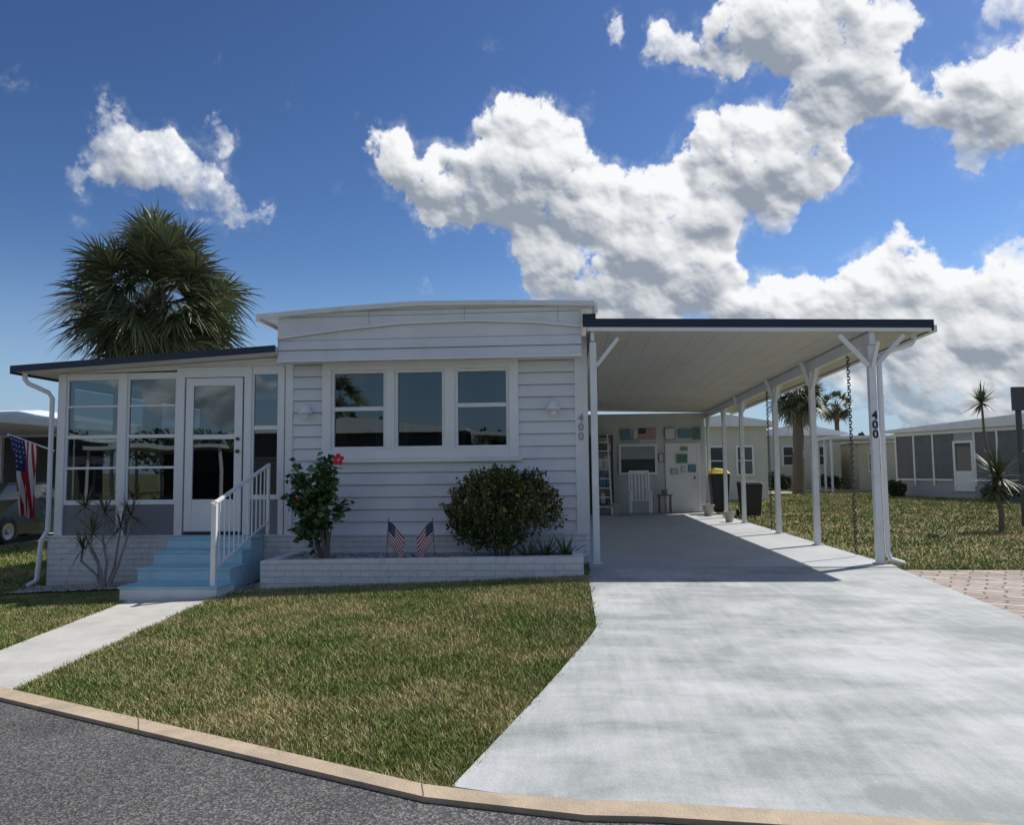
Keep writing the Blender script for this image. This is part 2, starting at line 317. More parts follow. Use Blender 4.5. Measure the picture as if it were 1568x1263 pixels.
mb=MB(); mb.box(-3.98,.23,F+.1,15,.75,.8,0); mb.box(-3.98,.23,15,15.05,.8,3.1,0); mb.box(-3.98,.23,F+.03,15,3.0,3.05,0)
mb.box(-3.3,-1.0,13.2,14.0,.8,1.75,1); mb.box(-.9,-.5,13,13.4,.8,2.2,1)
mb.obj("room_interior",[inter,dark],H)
mb=MB()
mb.frame(wx0-.02,wx1+.02,wz0-.01,wz1+.02,F-.06,F+.05,.13)
mb.box(-2.58,-2.46,F-.055,F+.05,wz0+.12,wz1-.11); mb.box(-1.73,-1.59,F-.055,F+.05,wz0+.12,wz1-.11)
mb.box(wx0-.06,wx1+.06,F-.10,F-.0,wz0-.065,wz0-.012)
mb.obj("window_casing",trimw,H,.006)
mb=MB(); g=MB()
for (a,b,zm) in ((-3.39,-2.58,2.21),(-2.46,-1.73,None),(-1.59,-.81,2.24)):
    mb.frame(a,b,wz0+.12,wz1-.11,F-.03,F+.04,.045)
    if zm: mb.box(a+.045,b-.045,F-.025,F+.02,zm-.03,zm+.03)
    g.face([(a+.045,F+.012,wz0+.165),(b-.045,F+.012,wz0+.165),(b-.045,F+.012,wz1-.155),(a+.045,F+.012,wz1-.155)])
mb.obj("window_sashes",white,H,.003); g.obj("window_glass",glass,H)
cu=MB()
for (a,b) in ((-3.4,-3.22),(-2.78,-2.58),(-2.46,-2.3),(-1.86,-1.7),(-1.6,-1.46),(-1.0,-.8)):
    for i in range(8):
        x=a+(b-a)*i/8; cu.face([(x,F+.14+.015*(i%2),1.6),(x+(b-a)/8,F+.14+.015*((i+1)%2),1.6),(x+(b-a)/8,F+.14+.015*((i+1)%2),2.8),(x,F+.14+.015*(i%2),2.8)])
cu.obj("curtains",M("curtain_cloth",(.26,.26,.25),.9,.1),H)
B=10.45
def arch(x): 
    return float(np.interp(x,[-4.30,-3.2,-2.05,-.8,.4],[3.505,3.578,3.632,3.612,3.572]))
def brow(x):
    return float(np.interp(x,[-4.06,-3.2,-2.3,-1.3,-.4,.22],[3.20,3.30,3.375,3.39,3.345,3.275]))
mb=MB(); xs=np.linspace(-4.06,.22,34)
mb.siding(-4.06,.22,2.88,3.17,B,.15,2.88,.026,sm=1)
for i in range(len(xs)-1):
    a,b=xs[i],xs[i+1]
    mb.face([(a,B-.004,3.17),(b,B-.004,3.17),(b,B-.004,brow(b)),(a,B-.004,brow(a))])
    mb.face([(a,B-.03,brow(a)),(b,B-.03,brow(b)),(b,B-.03,arch(b)),(a,B-.03,arch(a))])
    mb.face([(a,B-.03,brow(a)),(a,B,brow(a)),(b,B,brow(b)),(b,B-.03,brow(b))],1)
mb.face([(-4.06,B,2.88),(.22,B,2.88),(.22,F,2.88),(-4.06,F,2.88)])
mb.face([(-4.06,B-.03,2.88),(-4.06,F,2.88),(-4.06,F,arch(-4.06)),(-4.06,B-.03,arch(-4.06))])
mb.face([(.22,B-.03,2.88),(.22,F,2.88),(.22,F,arch(.22)),(.22,B-.03,arch(.22))])
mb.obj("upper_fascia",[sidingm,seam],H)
mb=MB()
mb.box(-4.07,.23,B-.042,B-.0275,2.86,2.885)
for i in range(len(xs)-1):
    a,b=xs[i],xs[i+1]; mb.hexa([(a,B-.055,brow(a)-.014),(b,B-.055,brow(b)-.014),(b,B-.031,brow(b)-.014),(a,B-.031,brow(a)-.014),(a,B-.055,brow(a)+.014),(b,B-.055,brow(b)+.014),(b,B-.031,brow(b)+.014),(a,B-.031,brow(a)+.014)])
mb.obj("fascia_trim",trimw,H)
mb=MB()
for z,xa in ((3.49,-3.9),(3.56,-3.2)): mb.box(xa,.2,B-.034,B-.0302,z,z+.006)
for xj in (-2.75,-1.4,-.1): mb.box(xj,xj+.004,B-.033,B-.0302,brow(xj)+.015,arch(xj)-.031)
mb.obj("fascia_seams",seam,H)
mb=MB(); xr=np.linspace(-4.30,.40,24)
for i in range(len(xr)-1):
    a,b=xr[i],xr[i+1]
    mb.hexa([(a,B-.13,arch(a)-.03),(b,B-.13,arch(b)-.03),(b,22.8,arch(b)-.03),(a,22.8,arch(a)-.03),(a,B-.13,arch(a)+.035),(b,B-.13,arch(b)+.035),(b,22.8,arch(b)+.035),(a,22.8,arch(a)+.035)])
mb.obj("roof",white,H)
mb=MB(); mb.box(-4.36,-4.302,B-.1,22.8,3.44,3.55); mb.box(.402,.45,B-.1,22.8,3.44,3.6)
mb.box(.24,.42,B-.06,B+.1,3.31,3.44,1)
mb.obj("roof_gutter",[trimw,navy],H,.006)
mb=MB(); mb.box(-7.57,-5.56,F-.10,F-.02,-.4,.40); mb.box(-5.56,-4.36,F-.10,F-.02,-.4,.40); mb.box(-4.36,.24,F-.10,F-.02,-.4,.40)
mb.box(-7.57,-7.49,F-.02,20,-.4,.40); mb.box(.24,.29,F-.05,22.5,-.1,.42)
mb.obj("brick_skirt",brick,H,.008)
mb=MB(); mb.box(-7.60,.26,F-.125,F-.0,.40,.42); mb.obj("skirt_ledge",white,H,.004)
for (x,nm) in ((-3.74,"wall_lamp_a"),(-.19,"wall_lamp_b")):
    l=MB()
    l.lathe((x,F-.045,2.22),[(.0,0),(.055,0),(.055,.03),(0,.03)],0,14,'y')
    l.tube([(x,F-.04,2.25),(x,F-.10,2.29),(x,F-.13,2.27)],.012,0)
    l.lathe((x,F-.13,2.16),[(.0,.12),(.03,.12),(.05,.09),(.095,.0),(.098,-.012),(.09,-.01),(.045,.0),(.045,-.07),(.03,-.1),(0,-.105)],0,16)
    l.obj(nm,white,H,smooth=True)

# ---------------------------------------------------------------- porch
mb=MB()
for a,b in ((-7.52,-7.40),(-6.58,-6.46),(-5.70,-5.58),(-4.68,-4.57),(-4.16,-4.08)):
    mb.box(a,b,F-.05,F+.05,.42,2.86 if a>-6 else 2.80)
for a,b in ((-7.40,-6.58),(-6.46,-5.70)):
    mb.box(a,b,F-.03,F+.03,.86,.93); mb.box(a,b,F-.03,F+.03,2.70,2.80)
    for z,t in ((1.40,.018),(1.86,.026),(2.31,.014)): mb.box(a+.03,b-.03,F-.022,F+.022,z-t,z+t)
    mb.box(a,a+.03,F-.025,F+.025,.93,2.70); mb.box(b-.03,b,F-.025,F+.025,.93,2.70)
a,b=-4.57,-4.16
mb.box(a,b,F-.03,F+.03,.92,.99); mb.box(a,b,F-.03,F+.03,2.74,2.86); mb.box(a+.03,b-.03,F-.022,F+.022,1.93,1.99)
mb.box(a,a+.03,F-.025,F+.025,.99,2.74); mb.box(b-.03,b,F-.025,F+.025,.99,2.74)
mb.box(-5.58,-4.68,F-.045,F+.045,2.71,2.86)
mb.obj("porch_frame",trimw,H,.004)
mb=MB()
for a,b,z in ((-7.40,-6.58,.86),(-6.46,-5.70,.86),(-4.57,-4.16,.92)): mb.box(a,b,F-.012,F+.012,.42,z)
mb.box(-7.47,-7.45,F+.05,18,.42,.86)
mb.obj("porch_lower_panels",graypanel,H)
mb=MB()
for a,b,z0,z1 in ((-7.37,-6.61,.93,2.70),(-6.43,-5.73,.93,2.70),(-4.54,-4.19,.99,2.74)): mb.face([(a,F,z0),(b,F,z0),(b,F,z1),(a,F,z1)])
for y in np.arange(11,18,1.2): mb.face([(-7.46,y,.9),(-7.46,y+1.1,.9),(-7.46,y+1.1,2.6),(-7.46,y,2.6)])
mb.obj("porch_glass",glassp,H)
mb=MB()
for y in np.arange(10.9,18.2,1.2): mb.box(-7.5,-7.42,y-.0,y+.09,.86,2.62)
mb.box(-7.51,-7.41,F+.06,18.2,2.62,2.75)
mb.box(-7.45,-4.06,F+.06,18,.36,.40); mb.box(-7.45,-4.06,15,15.05,.4,2.8)
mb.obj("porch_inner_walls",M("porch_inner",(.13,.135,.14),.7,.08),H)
mb=MB()
mb.box(-7.2,-5.9,13.4,14.2,.4,.85,0); mb.box(-7.2,-5.9,14.0,14.2,.85,1.35,0); mb.box(-4.9,-4.3,12.6,13.2,.4,1.2,0)
mb.obj("porch_furniture",dark,H,.04)
D=MB(); D.frame(-5.555,-4.705,.45,2.70,F-.05,F-.01,.115); D.box(-5.44,-4.82,F-.045,F-.012,.565,.93); D.box(-5.44,-4.82,F-.045,F-.015,1.80,1.87)
D.obj("porch_door",trimw,H,.005)
D=MB(); D.face([(-5.44,F-.03,.93),(-4.82,F-.03,.93),(-4.82,F-.03,2.585),(-5.44,F-.03,2.585)]); D.obj("door_glass",glassp,H)
D=MB(); D.lathe((-4.76,F-.085,1.62),[(0,0),(.028,.0),(.03,.02),(.012,.035)],0,12,'y'); D.lathe((-4.76,F-.085,1.80),[(0,0),(.025,.0),(.025,.035)],0,12,'y'); D.box(-5.555,-4.705,F-.055,F-.0505,.44,.47)
D.obj("door_hardware",chainm,H)
def pr_z(x): return 2.80+(x+7.95)/(3.85)*.21
mb=MB(); a,b=-7.97,-4.075
mb.hexa([(a,10.38,pr_z(a)),(b,10.38,pr_z(b)),(b,18.3,pr_z(b)),(a,18.3,pr_z(a)),(a,10.38,pr_z(a)+.07),(b,10.38,pr_z(b)+.07),(b,18.3,pr_z(b)+.07),(a,18.3,pr_z(a)+.07)],0)
mb.hexa([(a-.01,10.355,pr_z(a)-.01),(b,10.355,pr_z(b)-.01),(b,10.378,pr_z(b)-.01),(a-.01,10.378,pr_z(a)-.01),(a-.01,10.355,pr_z(a)+.085),(b,10.355,pr_z(b)+.085),(b,10.378,pr_z(b)+.085),(a-.01,10.378,pr_z(a)+.085)],1)
mb.box(a-.035,a-.002,10.38,18.3,pr_z(a)-.03,pr_z(a)+.085,1)
mb.obj("porch_roof",[white,navy],H)
mb=MB(); mb.face([(-7.5,F,2.80),(-4.08,F,2.86),(-4.08,F,3.0),(-7.5,F,2.82)]); mb.obj("porch_header",trimw,H)
mb=MB()
mb.tube([(-7.86,10.5,2.8),(-7.86,10.5,2.70),(-7.82,10.52,2.64),(-7.62,10.68,2.52),(-7.585,10.72,2.44),(-7.585,10.72,.5),(-7.62,10.64,.36),(-7.64,10.6,-.2),(-7.72,10.5,-.27)],.034)
mb.obj("downspout",trimw,H,smooth=True)

# carport
C=empty("carport")
def cz(x,y): return 3.20-(x-.3)/4.5*.11-(y-10.3)/12.3*.15
y0,y1=10.30,22.9; x0,x1=.30,4.80
mb=MB(); n=15
for i in range(n):
    a=x0+(x1-x0)*i/n; b=x0+(x1-x0)*(i+1)/n-.004
    mb.hexa([(a,y0,cz(a,y0)),(b,y0,cz(b,y0)),(b,y1,cz(b,y1)),(a,y1,cz(a,y1)),(a,y0,cz(a,y0)+.05),(b,y0,cz(b,y0)+.05),(b,y1,cz(b,y1)+.05),(a,y1,cz(a,y1)+.05)],0)
mb.hexa([(x0,y0+.01,cz(x0,y0)+.055),(x1,y0+.01,cz(x1,y0)+.055),(x1,y1,cz(x1,y1)+.055),(x0,y1,cz(x0,y1)+.055),(x0,y0+.01,cz(x0,y0)+.08),(x1,y0+.01,cz(x1,y0)+.08),(x1,y1,cz(x1,y1)+.08),(x0,y1,cz(x0,y1)+.08)],0)
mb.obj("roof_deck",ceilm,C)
mb=MB()
mb.hexa([(.24,y0-.03,cz(.24,y0)+.035),(x1+.03,y0-.03,cz(x1,y0)+.03),(x1+.03,y0-.004,cz(x1,y0)+.03),(.24,y0-.004,cz(.24,y0)+.035),(.24,y0-.03,cz(.24,y0)+.15),(x1+.03,y0-.03,cz(x1,y0)+.135),(x1+.03,y0-.004,cz(x1,y0)+.135),(.24,y0-.004,cz(.24,y0)+.15)],1)
mb.hexa([(.30,y0-.018,cz(.3,y0)-.02),(x1,y0-.018,cz(x1,y0)-.02),(x1,y0-.003,cz(x1,y0)-.02),(.3,y0-.003,cz(.3,y0)-.02),(.3,y0-.018,cz(.3,y0)+.033),(x1,y0-.018,cz(x1,y0)+.028),(x1,y0-.003,cz(x1,y0)+.028),(.3,y0-.003,cz(.3,y0)+.033)],0)
mb.beam((x1+.02,y0-.002,cz(x1,y0)+.06),(x1+.02,y1,cz(x1,y1)+.06),.036,.14,1)
mb.obj("roof_fascia",[trimw,navy],C)
PY=[10.42,12.92,15.2,18.1,20.1,22.3]
mb=MB()
px=4.06
mb.beam((px,10.34,cz(px,10.34)-.10),(px,22.8,cz(px,22.8)-.10),.07,.17)
mb.beam((.37,10.34,cz(.37,10.34)-.08),(.37,22.8,cz(.37,22.8)-.08),.05,.12)
for i,y in enumerate(PY):
    zt=cz(px,y)-.188; mb.box(px-.045,px+.045,y-.045,y+.045,.034,zt)
    mb.box(px-.075,px+.075,y-.075,y+.075,.0345,.05)
    for sgn in (-1,1): mb.beam((px,y+sgn*.05,zt-.30),(px,y+sgn*.26,zt+.02),.05,.05)
    if 0<i<4:
        for sgn in (-1,1): mb.beam((px+sgn*.04,y,zt-.22),(px+sgn*.16,y,zt+.16),.06,.05)
y=10.42; zt=cz(px,y)-.01
mb.beam((px-.05,y-.05,zt-.45),(px-.42,y-.05,zt-.03),.05,.06); mb.beam((px+.05,y-.05,zt-.45),(px+.42,y-.05,zt-.05),.05,.06)
mb.box(.33,.42,10.40,10.49,.034,cz(.37,10.4)-.15); mb.beam((.42,10.44,2.72),(.72,10.44,3.10),.05,.05)
mb.box(.30,.45,10.38,10.52,.0345,.05)
mb.obj("posts_and_beams",white,C,.006)
mb=MB(); mb.tube([(4.66,10.5,3.12),(4.66,10.48,3.0),(4.6,10.45,2.93),(4.3,10.42,2.84),(4.18,10.42,2.78),(4.165,10.42,2.66),(4.165,10.42,.18),(4.19,10.40,.09),(4.34,10.36,.04)],.036,n=10)
mb.beam((x1+.045,10.3,cz(x1,10.3)+.02),(x1+.045,22.9,cz(x1,22.9)-.02),.07,.09)
mb.obj("gutter_downspout",trimw,C,smooth=False)
def text(s,loc,size,mat,parent,rot=(rad(90),0,0),name="number"):
    cu=bpy.data.curves.new(name,'FONT'); cu.body=s; cu.size=size; cu.extrude=.004; cu.align_x='CENTER'; cu.offset=.004; o=bpy.data.objects.new(name,cu); o.location=loc; o.rotation_euler=rot; cu.materials.append(mat); return link(o,parent)
gn=M("grey_number",(.35,.36,.38),.5)
for i,ch in enumerate("400"):
    text(ch,(px,10.37,1.93-.125*i),.15,navy,C); text(ch,(.20,F-.043,1.98-.13*i),.15,gn,H)

SH=empty("carport_shed"); Yb=22.6
shedm=M("shed_wall",(.58,.59,.58),.6,.05)
mb=MB(); mb.box(.30,4.0,Yb,Yb+3,.0,2.93); 
for x in np.arange(.6,4.0,.4): mb.box(x,x+.012,Yb-.006,Yb-.001,.05,2.9)
mb.obj("walls",shedm,SH)
mb=MB(); mb.frame(2.85,3.85,.05,2.05,Yb-.05,Yb-.007,.08,0); mb.box(2.93,3.77,Yb-.04,Yb-.008,.13,1.97,0); mb.frame(1.5,2.62,1.14,2.04,Yb-.06,Yb-.007,.07,0)
mb.box(1.57,2.55,Yb-.03,Yb-.01,1.21,1.60,1); mb.box(1.57,2.55,Yb-.03,Yb-.01,1.64,1.97,2)
mb.box(3.66,3.70,Yb-.08,Yb-.04,1.0,1.08,1)
mb.obj("door_and_window",[trimw,M("dark_pane",(.03,.035,.04),.15),M("grey_pane",(.30,.33,.34),.25)],SH,.004)
mb=MB(); rr=random.Random(3)
cols=[M("poster_blue",(.12,.25,.35),.6),M("poster_green",(.10,.22,.16),.6),M("poster_yellow",(.4,.35,.15),.6),M("poster_white",(.65,.65,.62),.6),M("poster_brown",(.2,.13,.08),.6)]
for (a,b,z0,z1,c) in ((1.58,1.86,2.20,2.48,0),(1.95,2.04,2.18,2.45,3),(2.85,3.15,2.15,2.5,0),(3.25,3.6,2.2,2.45,1),(3.65,3.88,2.15,2.5,0),(1.62,2.1,2.10,2.17,4),(3.15,3.5,1.45,1.75,3),(3.3,3.42,1.2,1.38,2),(3.0,3.2,1.15,1.3,0),(3.5,3.72,1.2,1.42,1),(2.66,2.8,1.5,1.75,4),(3.3,3.5,1.82,1.94,2)):
    mb.box(a,b,Yb-.075,Yb-.062,z0,z1,c)
    mb.box(a+.02,b-.02,Yb-.079,Yb-.076,z0+.02,z1-.02,rr.choice([0,1,3]))
mb.obj("posters",cols,SH)
def flag(name,Pf,parent,nx=26,stars=True):
    mb=MB(); ny=13
    for i in range(nx):
        for j in range(ny):
            u0,u1=i/nx,(i+1)/nx; v0,v1=j/ny,(j+1)/ny
            m=2 if (u0<.4 and j<7) else (0 if j%2==0 else 1)
            mb.face([Pf(u0,v0),Pf(u1,v0),Pf(u1,v1),Pf(u0,v1)],m)
    if stars:
      for r in range(5):
        for c in range(6):
            u=.035+.066*c; v=(r+.6)/ny*1.25; 
            for off in (-.004,.004):
                q=[Vector(Pf(u+a,v+b))+Vector((0,off,0)) for a,b in ((-.012,0),(0,-.02),(.012,0),(0,.02))]; mb.face(q,1)
    return mb.obj(name,[red,fw,fb],parent,smooth=True)
flag("wall_flag",lambda u,v:(2.10+.5*u,Yb-.03,2.5-.32*v),SH)

SU=empty("storage_shelf"); mb=MB()
for x in (.66,1.28):
    for y in (Yb-.48,Yb-.1): mb.box(x,x+.035,y,y+.035,.036,2.3,0)
for k,z in enumerate((.3,.8,1.3,1.8,2.25)):
    mb.box(.66,1.315,Yb-.49,Yb-.06,z,z+.025,0)
    if z<2.2:
        xx=.72
        while xx<1.2:
            w=rr.uniform(.1,.22); mb.box(xx,min(xx+w,1.26),Yb-.44,Yb-.15,z+.026,z+rr.uniform(.18,.4),rr.choice([1,2,3,4])); xx+=w+.02
mb.obj("rack",[M("rack_dark",(.05,.05,.055),.5),cols[0],cols[4],black,cols[3]],SU)
L_=empty("step_ladder"); mb=MB()
for x in (.78,1.22): mb.beam((x,Yb-1.15,.04),(x+(.06 if x<1 else -.06),Yb-.55,2.3),.04,.07)
for i in range(8):
    t=.1+i*.115; mb.beam((.80+.05*t,Yb-1.15+.6*t,.04+2.26*t),(1.20-.05*t,Yb-1.15+.6*t,.04+2.26*t),.08,.03)
mb.obj("ladder_frame",white,L_)
R_=empty("rocking_chair",(2.0,Yb-1.2,.04)); mb=MB()
for x in (-.27,.27):
    pts=[(x,-.42+.84*i/8,.03+.10*((i-4)/4)**2) for i in range(9)]; mb.tube(pts,.02)
    mb.beam((x,-.25,.05),(x,-.25,.62),.04,.04); mb.beam((x,.22,.05),(x,.36,1.18),.04,.04); mb.beam((x,-.32,.63),(x,.3,.65),.07,.025)
for i in range(7): mb.box(-.26,.26,-.27+.075*i,-.21+.075*i,.40,.42)
for i in range(5): mb.beam((-.2+.1*i,.24,.42),(-.2+.1*i,.36,1.12),.04,.015)
mb.beam((-.28,.365,1.18),(.28,.365,1.18),.03,.09); mb.obj("chair_frame",trimw,R_,.005)
TB=empty("side_table",(2.75,Yb-.5,.04)); mb=MB(); mb.box(-.2,.2,-.18,.18,.5,.53)
for sx in (-.17,.14):
    for sy in (-.15,.12): mb.box(sx,sx+.03,sy,sy+.03,0,.499)
mb.lathe((0,0,.531),[(0,0),(.07,0),(.09,.14),(.0,.14)],1,12); mb.obj("table",[wood,cols[0]],TB)
T=empty("trash_bin",(4.85,20.9,.0)); mb=MB(); mb.hexa([(-.22,-.24,.05),(.22,-.24,.05),(.22,.24,.05),(-.22,.24,.05),(-.27,-.3,.85),(.27,-.3,.85),(.27,.3,.85),(-.27,.3,.85)]); mb.hexa([(-.29,-.35,.855),(.29,-.35,.855),(.29,.33,.855),(-.29,.33,.855),(-.24,-.3,.93),(.24,-.3,.93),(.24,.3,.96),(-.24,.3,.96)])
mb.lathe((-.28,.25,.1),[(0,-.03),(.1,-.03),(.1,.03),(0,.03)],0,14,'x'); mb.lathe((.28,.25,.1),[(0,-.03),(.1,-.03),(.1,.03),(0,.03)],0,14,'x'); mb.beam((-.25,.36,.85),(.25,.36,.85),.03,.03)
mb.obj("bin_body",black,T,.015)
YB=empty("trash_bin",(4.25,21.9,.035)); mb=MB(); mb.hexa([(-.2,-.2,.1),(.2,-.2,.1),(.2,.2,.1),(-.2,.2,.1),(-.26,-.25,1.1),(.26,-.25,1.1),(.26,.25,1.1),(-.26,.25,1.1)],1); mb.hexa([(-.28,-.27,1.105),(.28,-.27,1.105),(.28,.27,1.105),(-.28,.27,1.105),(-.14,-.15,1.28),(.18,-.15,1.24),(.18,.15,1.24),(-.14,.15,1.28)],0)
mb.lathe((0,0,.1),[(0,-.06),(.16,-.06),(.16,.0)],1,14); mb.obj("bin_body",[M("yellow_plastic",(.65,.48,.03),.5),black],YB,.03)
potm=M("pot_clay",(.45,.42,.38),.8)
for (x,y,s) in ((3.75,20.9,1),(3.8,18.5,.8),(1.3,21.6,1.1)):
    p=empty("flower_pot",(x,y,.035)); mb=MB(); mb.lathe((0,0,0),[(0,.0),(.1*s,0),(.15*s,.26*s),(.165*s,.26*s),(.165*s,.30*s),(.14*s,.30*s),(.13*s,.25*s),(0,.25*s)],0,18); mb.obj("pot",potm,p,smooth=False)
for (x,y,zt) in ((4.06,11.25,2.90),(4.06,15.75,2.85)):
    ch=empty("hanging_chain",(x,y,0)); mb=MB(); z=zt; k=0
    while z>.08:
        pts=[]
        for j in range(9):
            t=2*math.pi*j/8; a=.022*math.cos(t); b=.032*math.sin(t); pts.append((a if k%2 else 0,0 if k%2 else a,z+b))
        mb.tube(pts,.008,0,4,False); z-=.046; k+=1
    mb.obj("links",chainm,ch)

# ---------------------------------------------------------------- steps and railing
ST=empty("entry_steps"); mb=MB()
ys=[8.88,9.36,9.84,10.27]; zs=[-.035,.125,.285,.425]; xl=[-5.36,-5.42,-5.48,-5.54]; xr_=[-4.16,-4.22,-4.28,-4.34]
for i in range(4):
    ynext=ys[i+1] if i<3 else 10.69
    mb.box(xl[i],xr_[i],ys[i],ynext,-.4,zs[i]-.03,0 if i==0 else 2)
    mb.box(xl[i]-.015,xr_[i]+.015,ys[i]-.02,ynext-(.001 if i==3 else 0),zs[i]-.03,zs[i],1)
mb.obj("steps",[white,bluestep,M("step_riser_paint",(.46,.66,.74),.6,.1,5,.2,60)],ST,.008)
RL=empty("step_railing"); mb=MB(); x=-4.24
mb.box(x-.03,x+.03,8.93,8.99,-.04,.95); mb.box(x-.035,x+.035,8.925,8.995,.95,.97)
mb.beam((x,8.90,.93),(x,10.62,1.42),.045,.035); mb.beam((x,8.99,.16),(x,10.62,.62),.025,.025)
mb.beam((x,10.60,.43),(x,10.60,1.42),.04,.04)
for i in range(11):
    t=(i+1)/12; y=8.96+t*1.64; mb.beam((x,y,.16+.46*t),(x,y,.92+.48*t),.016,.016)
mb.obj("rail",trimw,RL,.003)

PL=empty("planter_box"); mb=MB()
def pz(x): return .20+.05*(x+3.85)/4.0
def wallx(a,b,y0,y1): mb.hexa([(a,y0,-.4),(b,y0,-.4),(b,y1,-.4),(a,y1,-.4),(a,y0,pz(a)),(b,y0,pz(b)),(b,y1,pz(b)),(a,y1,pz(a))])
wallx(-3.86,.18,9.42,9.58); wallx(-3.86,-3.72,9.58,10.69); wallx(.04,.18,9.58,10.69)
mb.obj("brick_wall",brick,PL,.01)
mb=MB(); mb.face([(-3.72,9.58,.13),(.04,9.58,.16),(.04,10.69,.16),(-3.72,10.69,.13)]); mb.obj("soil",soil,PL)
mb=MB(); mb.face([(-7.7,10.05,gz(-7.7)+.012),(-5.42,10.05,gz(-5.42)+.012),(-5.42,10.7,gz(-5.42)+.012),(-7.7,10.7,gz(-7.7)+.012)]); mb.face([(-4.15,9.2,gz(-4.15)+.012),(-3.87,9.2,gz(-3.87)+.012),(-3.87,10.7,gz(-3.87)+.012),(-4.15,10.7,gz(-4.15)+.012)])
mb.obj("gravel_bed",soil)
def pebbles(name,X,Y,Z,s,parent=None):
    n=len(X); base=np.array([(1,0,0),(-1,0,0),(0,1,0),(0,-1,0),(0,0,1),(0,0,-1)],float); Fq=np.array([(0,2,4),(2,1,4),(1,3,4),(3,0,4),(2,0,5),(1,2,5),(3,1,5),(0,3,5)])
    sc=s*rng.uniform(.5,1.3,(n,1,3)); sc[:,:,2]*=.6; V=base[None]*sc; a=rng.uniform(0,6.28,n); c,s_=np.cos(a)[:,None],np.sin(a)[:,None]
    Xr=V[:,:,0]*c-V[:,:,1]*s_; Yr=V[:,:,0]*s_+V[:,:,1]*c; V=np.stack([Xr+X[:,None],Yr+Y[:,None],V[:,:,2]+Z[:,None]],2)
    Fa=(Fq[None]+6*np.arange(n)[:,None,None]).reshape(-1,3); return npmesh(name,V.reshape(-1,3),Fa,pebw,parent)
n=3800; X=rng.uniform(-3.7,.02,n); Y=rng.uniform(9.6,10.68,n); pebbles("planter_gravel",X,Y,np.full(n,.15)+.005,.022,PL)
n=2600; X=rng.uniform(-7.7,-5.45,n); Y=rng.uniform(10.03,10.68,n); X2=rng.uniform(-4.15,-3.87,600); Y2=rng.uniform(9.15,10.68,600)
X=np.r_[X,X2];Y=np.r_[Y,Y2]; pebbles("gravel_stones",X,Y,gzn(X)+.02,.022)

# ---------------------------------------------------------------- plants
def leaves(name,Pn,Dn,size,wid,mats,parent,mi=None):
    n=len(Pn); D=Dn/np.linalg.norm(Dn,axis=1,keepdims=True); R=rng.normal(size=(n,3)); W=np.cross(D,R); W/=np.linalg.norm(W,axis=1,keepdims=True)
    Nn=np.cross(W,D); s=(size*rng.uniform(.6,1.3,n))[:,None]; w=s*wid
    V=np.empty((n,4,3)); V[:,0]=Pn; V[:,1]=Pn+D*s*.45+W*w+Nn*s*.12; V[:,2]=Pn+D*s; V[:,3]=Pn+D*s*.45-W*w+Nn*s*.12
    b=4*np.arange(n)[:,None]; Fa=np.stack([b+np.array([0,1,2]),b+np.array([0,2,3])],1).reshape(-1,3)
    return npmesh(name,V.reshape(-1,3),Fa,mats,parent,None if mi is None else np.repeat(mi,2))
def blobpts(blobs,n,shell=.55):
    w=np.array([b[3]*b[4]*b[5] for b in blobs]); idx=rng.choice(len(blobs),n,p=w/w.sum()); d=rng.normal(size=(n,3)); d/=np.linalg.norm(d,axis=1,keepdims=True)
    r=shell+(1-shell)*rng.random(n)**.6; bb=np.array(blobs)[idx]; P=bb[:,:3]+d*bb[:,3:6]*r[:,None]; return P,d
BX=empty("boxwood_shrub"); bl=[]; bxc=-.87
for i in range(70):
    a=rng.uniform(0,6.28); e=rng.uniform(-.9,1.3)
    q=rng.uniform(.85,1.12)
    c=(bxc+.62*q*math.cos(a)*math.cos(e)**.6,10.12+.38*math.sin(a)*math.cos(e)**.6,.76+.44*q*math.sin(e)); r=rng.uniform(.07,.17); bl.append((*c,r,r*.9,r*1.1))
bl.append((bxc,10.12,.70,.50,.36,.42))
P_,d_=blobpts(bl,9000,.3); 
sp_P=[];sp_D=[];mb=MB()
for i in range(170):
    a=rng.uniform(0,6.28); e=rng.uniform(-.3,1.5); d=np.array([math.cos(a)*math.cos(e),math.sin(a)*math.cos(e)*.7,math.sin(e)]); p0=np.array([bxc,10.12,.74])+d*np.array([.62,.40,.42]); dd=d+np.array([0,0,.7])+rng.normal(size=3)*.25; dd/=np.linalg.norm(dd); l=rng.uniform(.10,.24)
    mb.tube([p0-dd*.1,p0+dd*l],[.003,.002],0,4)
    for k in range(26):
        t=rng.random(); sp_P.append(p0+dd*l*t); sp_D.append(dd*.9+rng.normal(size=3)*.7)
mb.obj("sprigs",wood,BX)
P_=np.r_[P_,np.array(sp_P)]; d2_=np.r_[d_+rng.normal(size=d_.shape)*.7+np.array([0,0,.3]),np.array(sp_D)]
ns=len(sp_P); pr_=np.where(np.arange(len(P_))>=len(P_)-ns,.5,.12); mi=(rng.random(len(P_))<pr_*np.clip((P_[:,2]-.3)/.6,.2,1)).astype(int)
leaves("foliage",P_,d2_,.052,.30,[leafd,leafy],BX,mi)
mb=MB()
for i in range(16):
    a=rng.uniform(0,6.28); mb.tube([(bxc+.05*math.cos(a),10.12+.05*math.sin(a),.13),(bxc+.2*math.cos(a),10.12+.2*math.sin(a),.45),(bxc+.42*math.cos(a),10.12+.33*math.sin(a),.85+rng.uniform(0,.3))],[.018,.012,.005],0,5)
mb.obj("stems",wood,BX)
HB=empty("hibiscus_bush"); mb=MB(); tips=[]
bx,by=-3.22,10.05
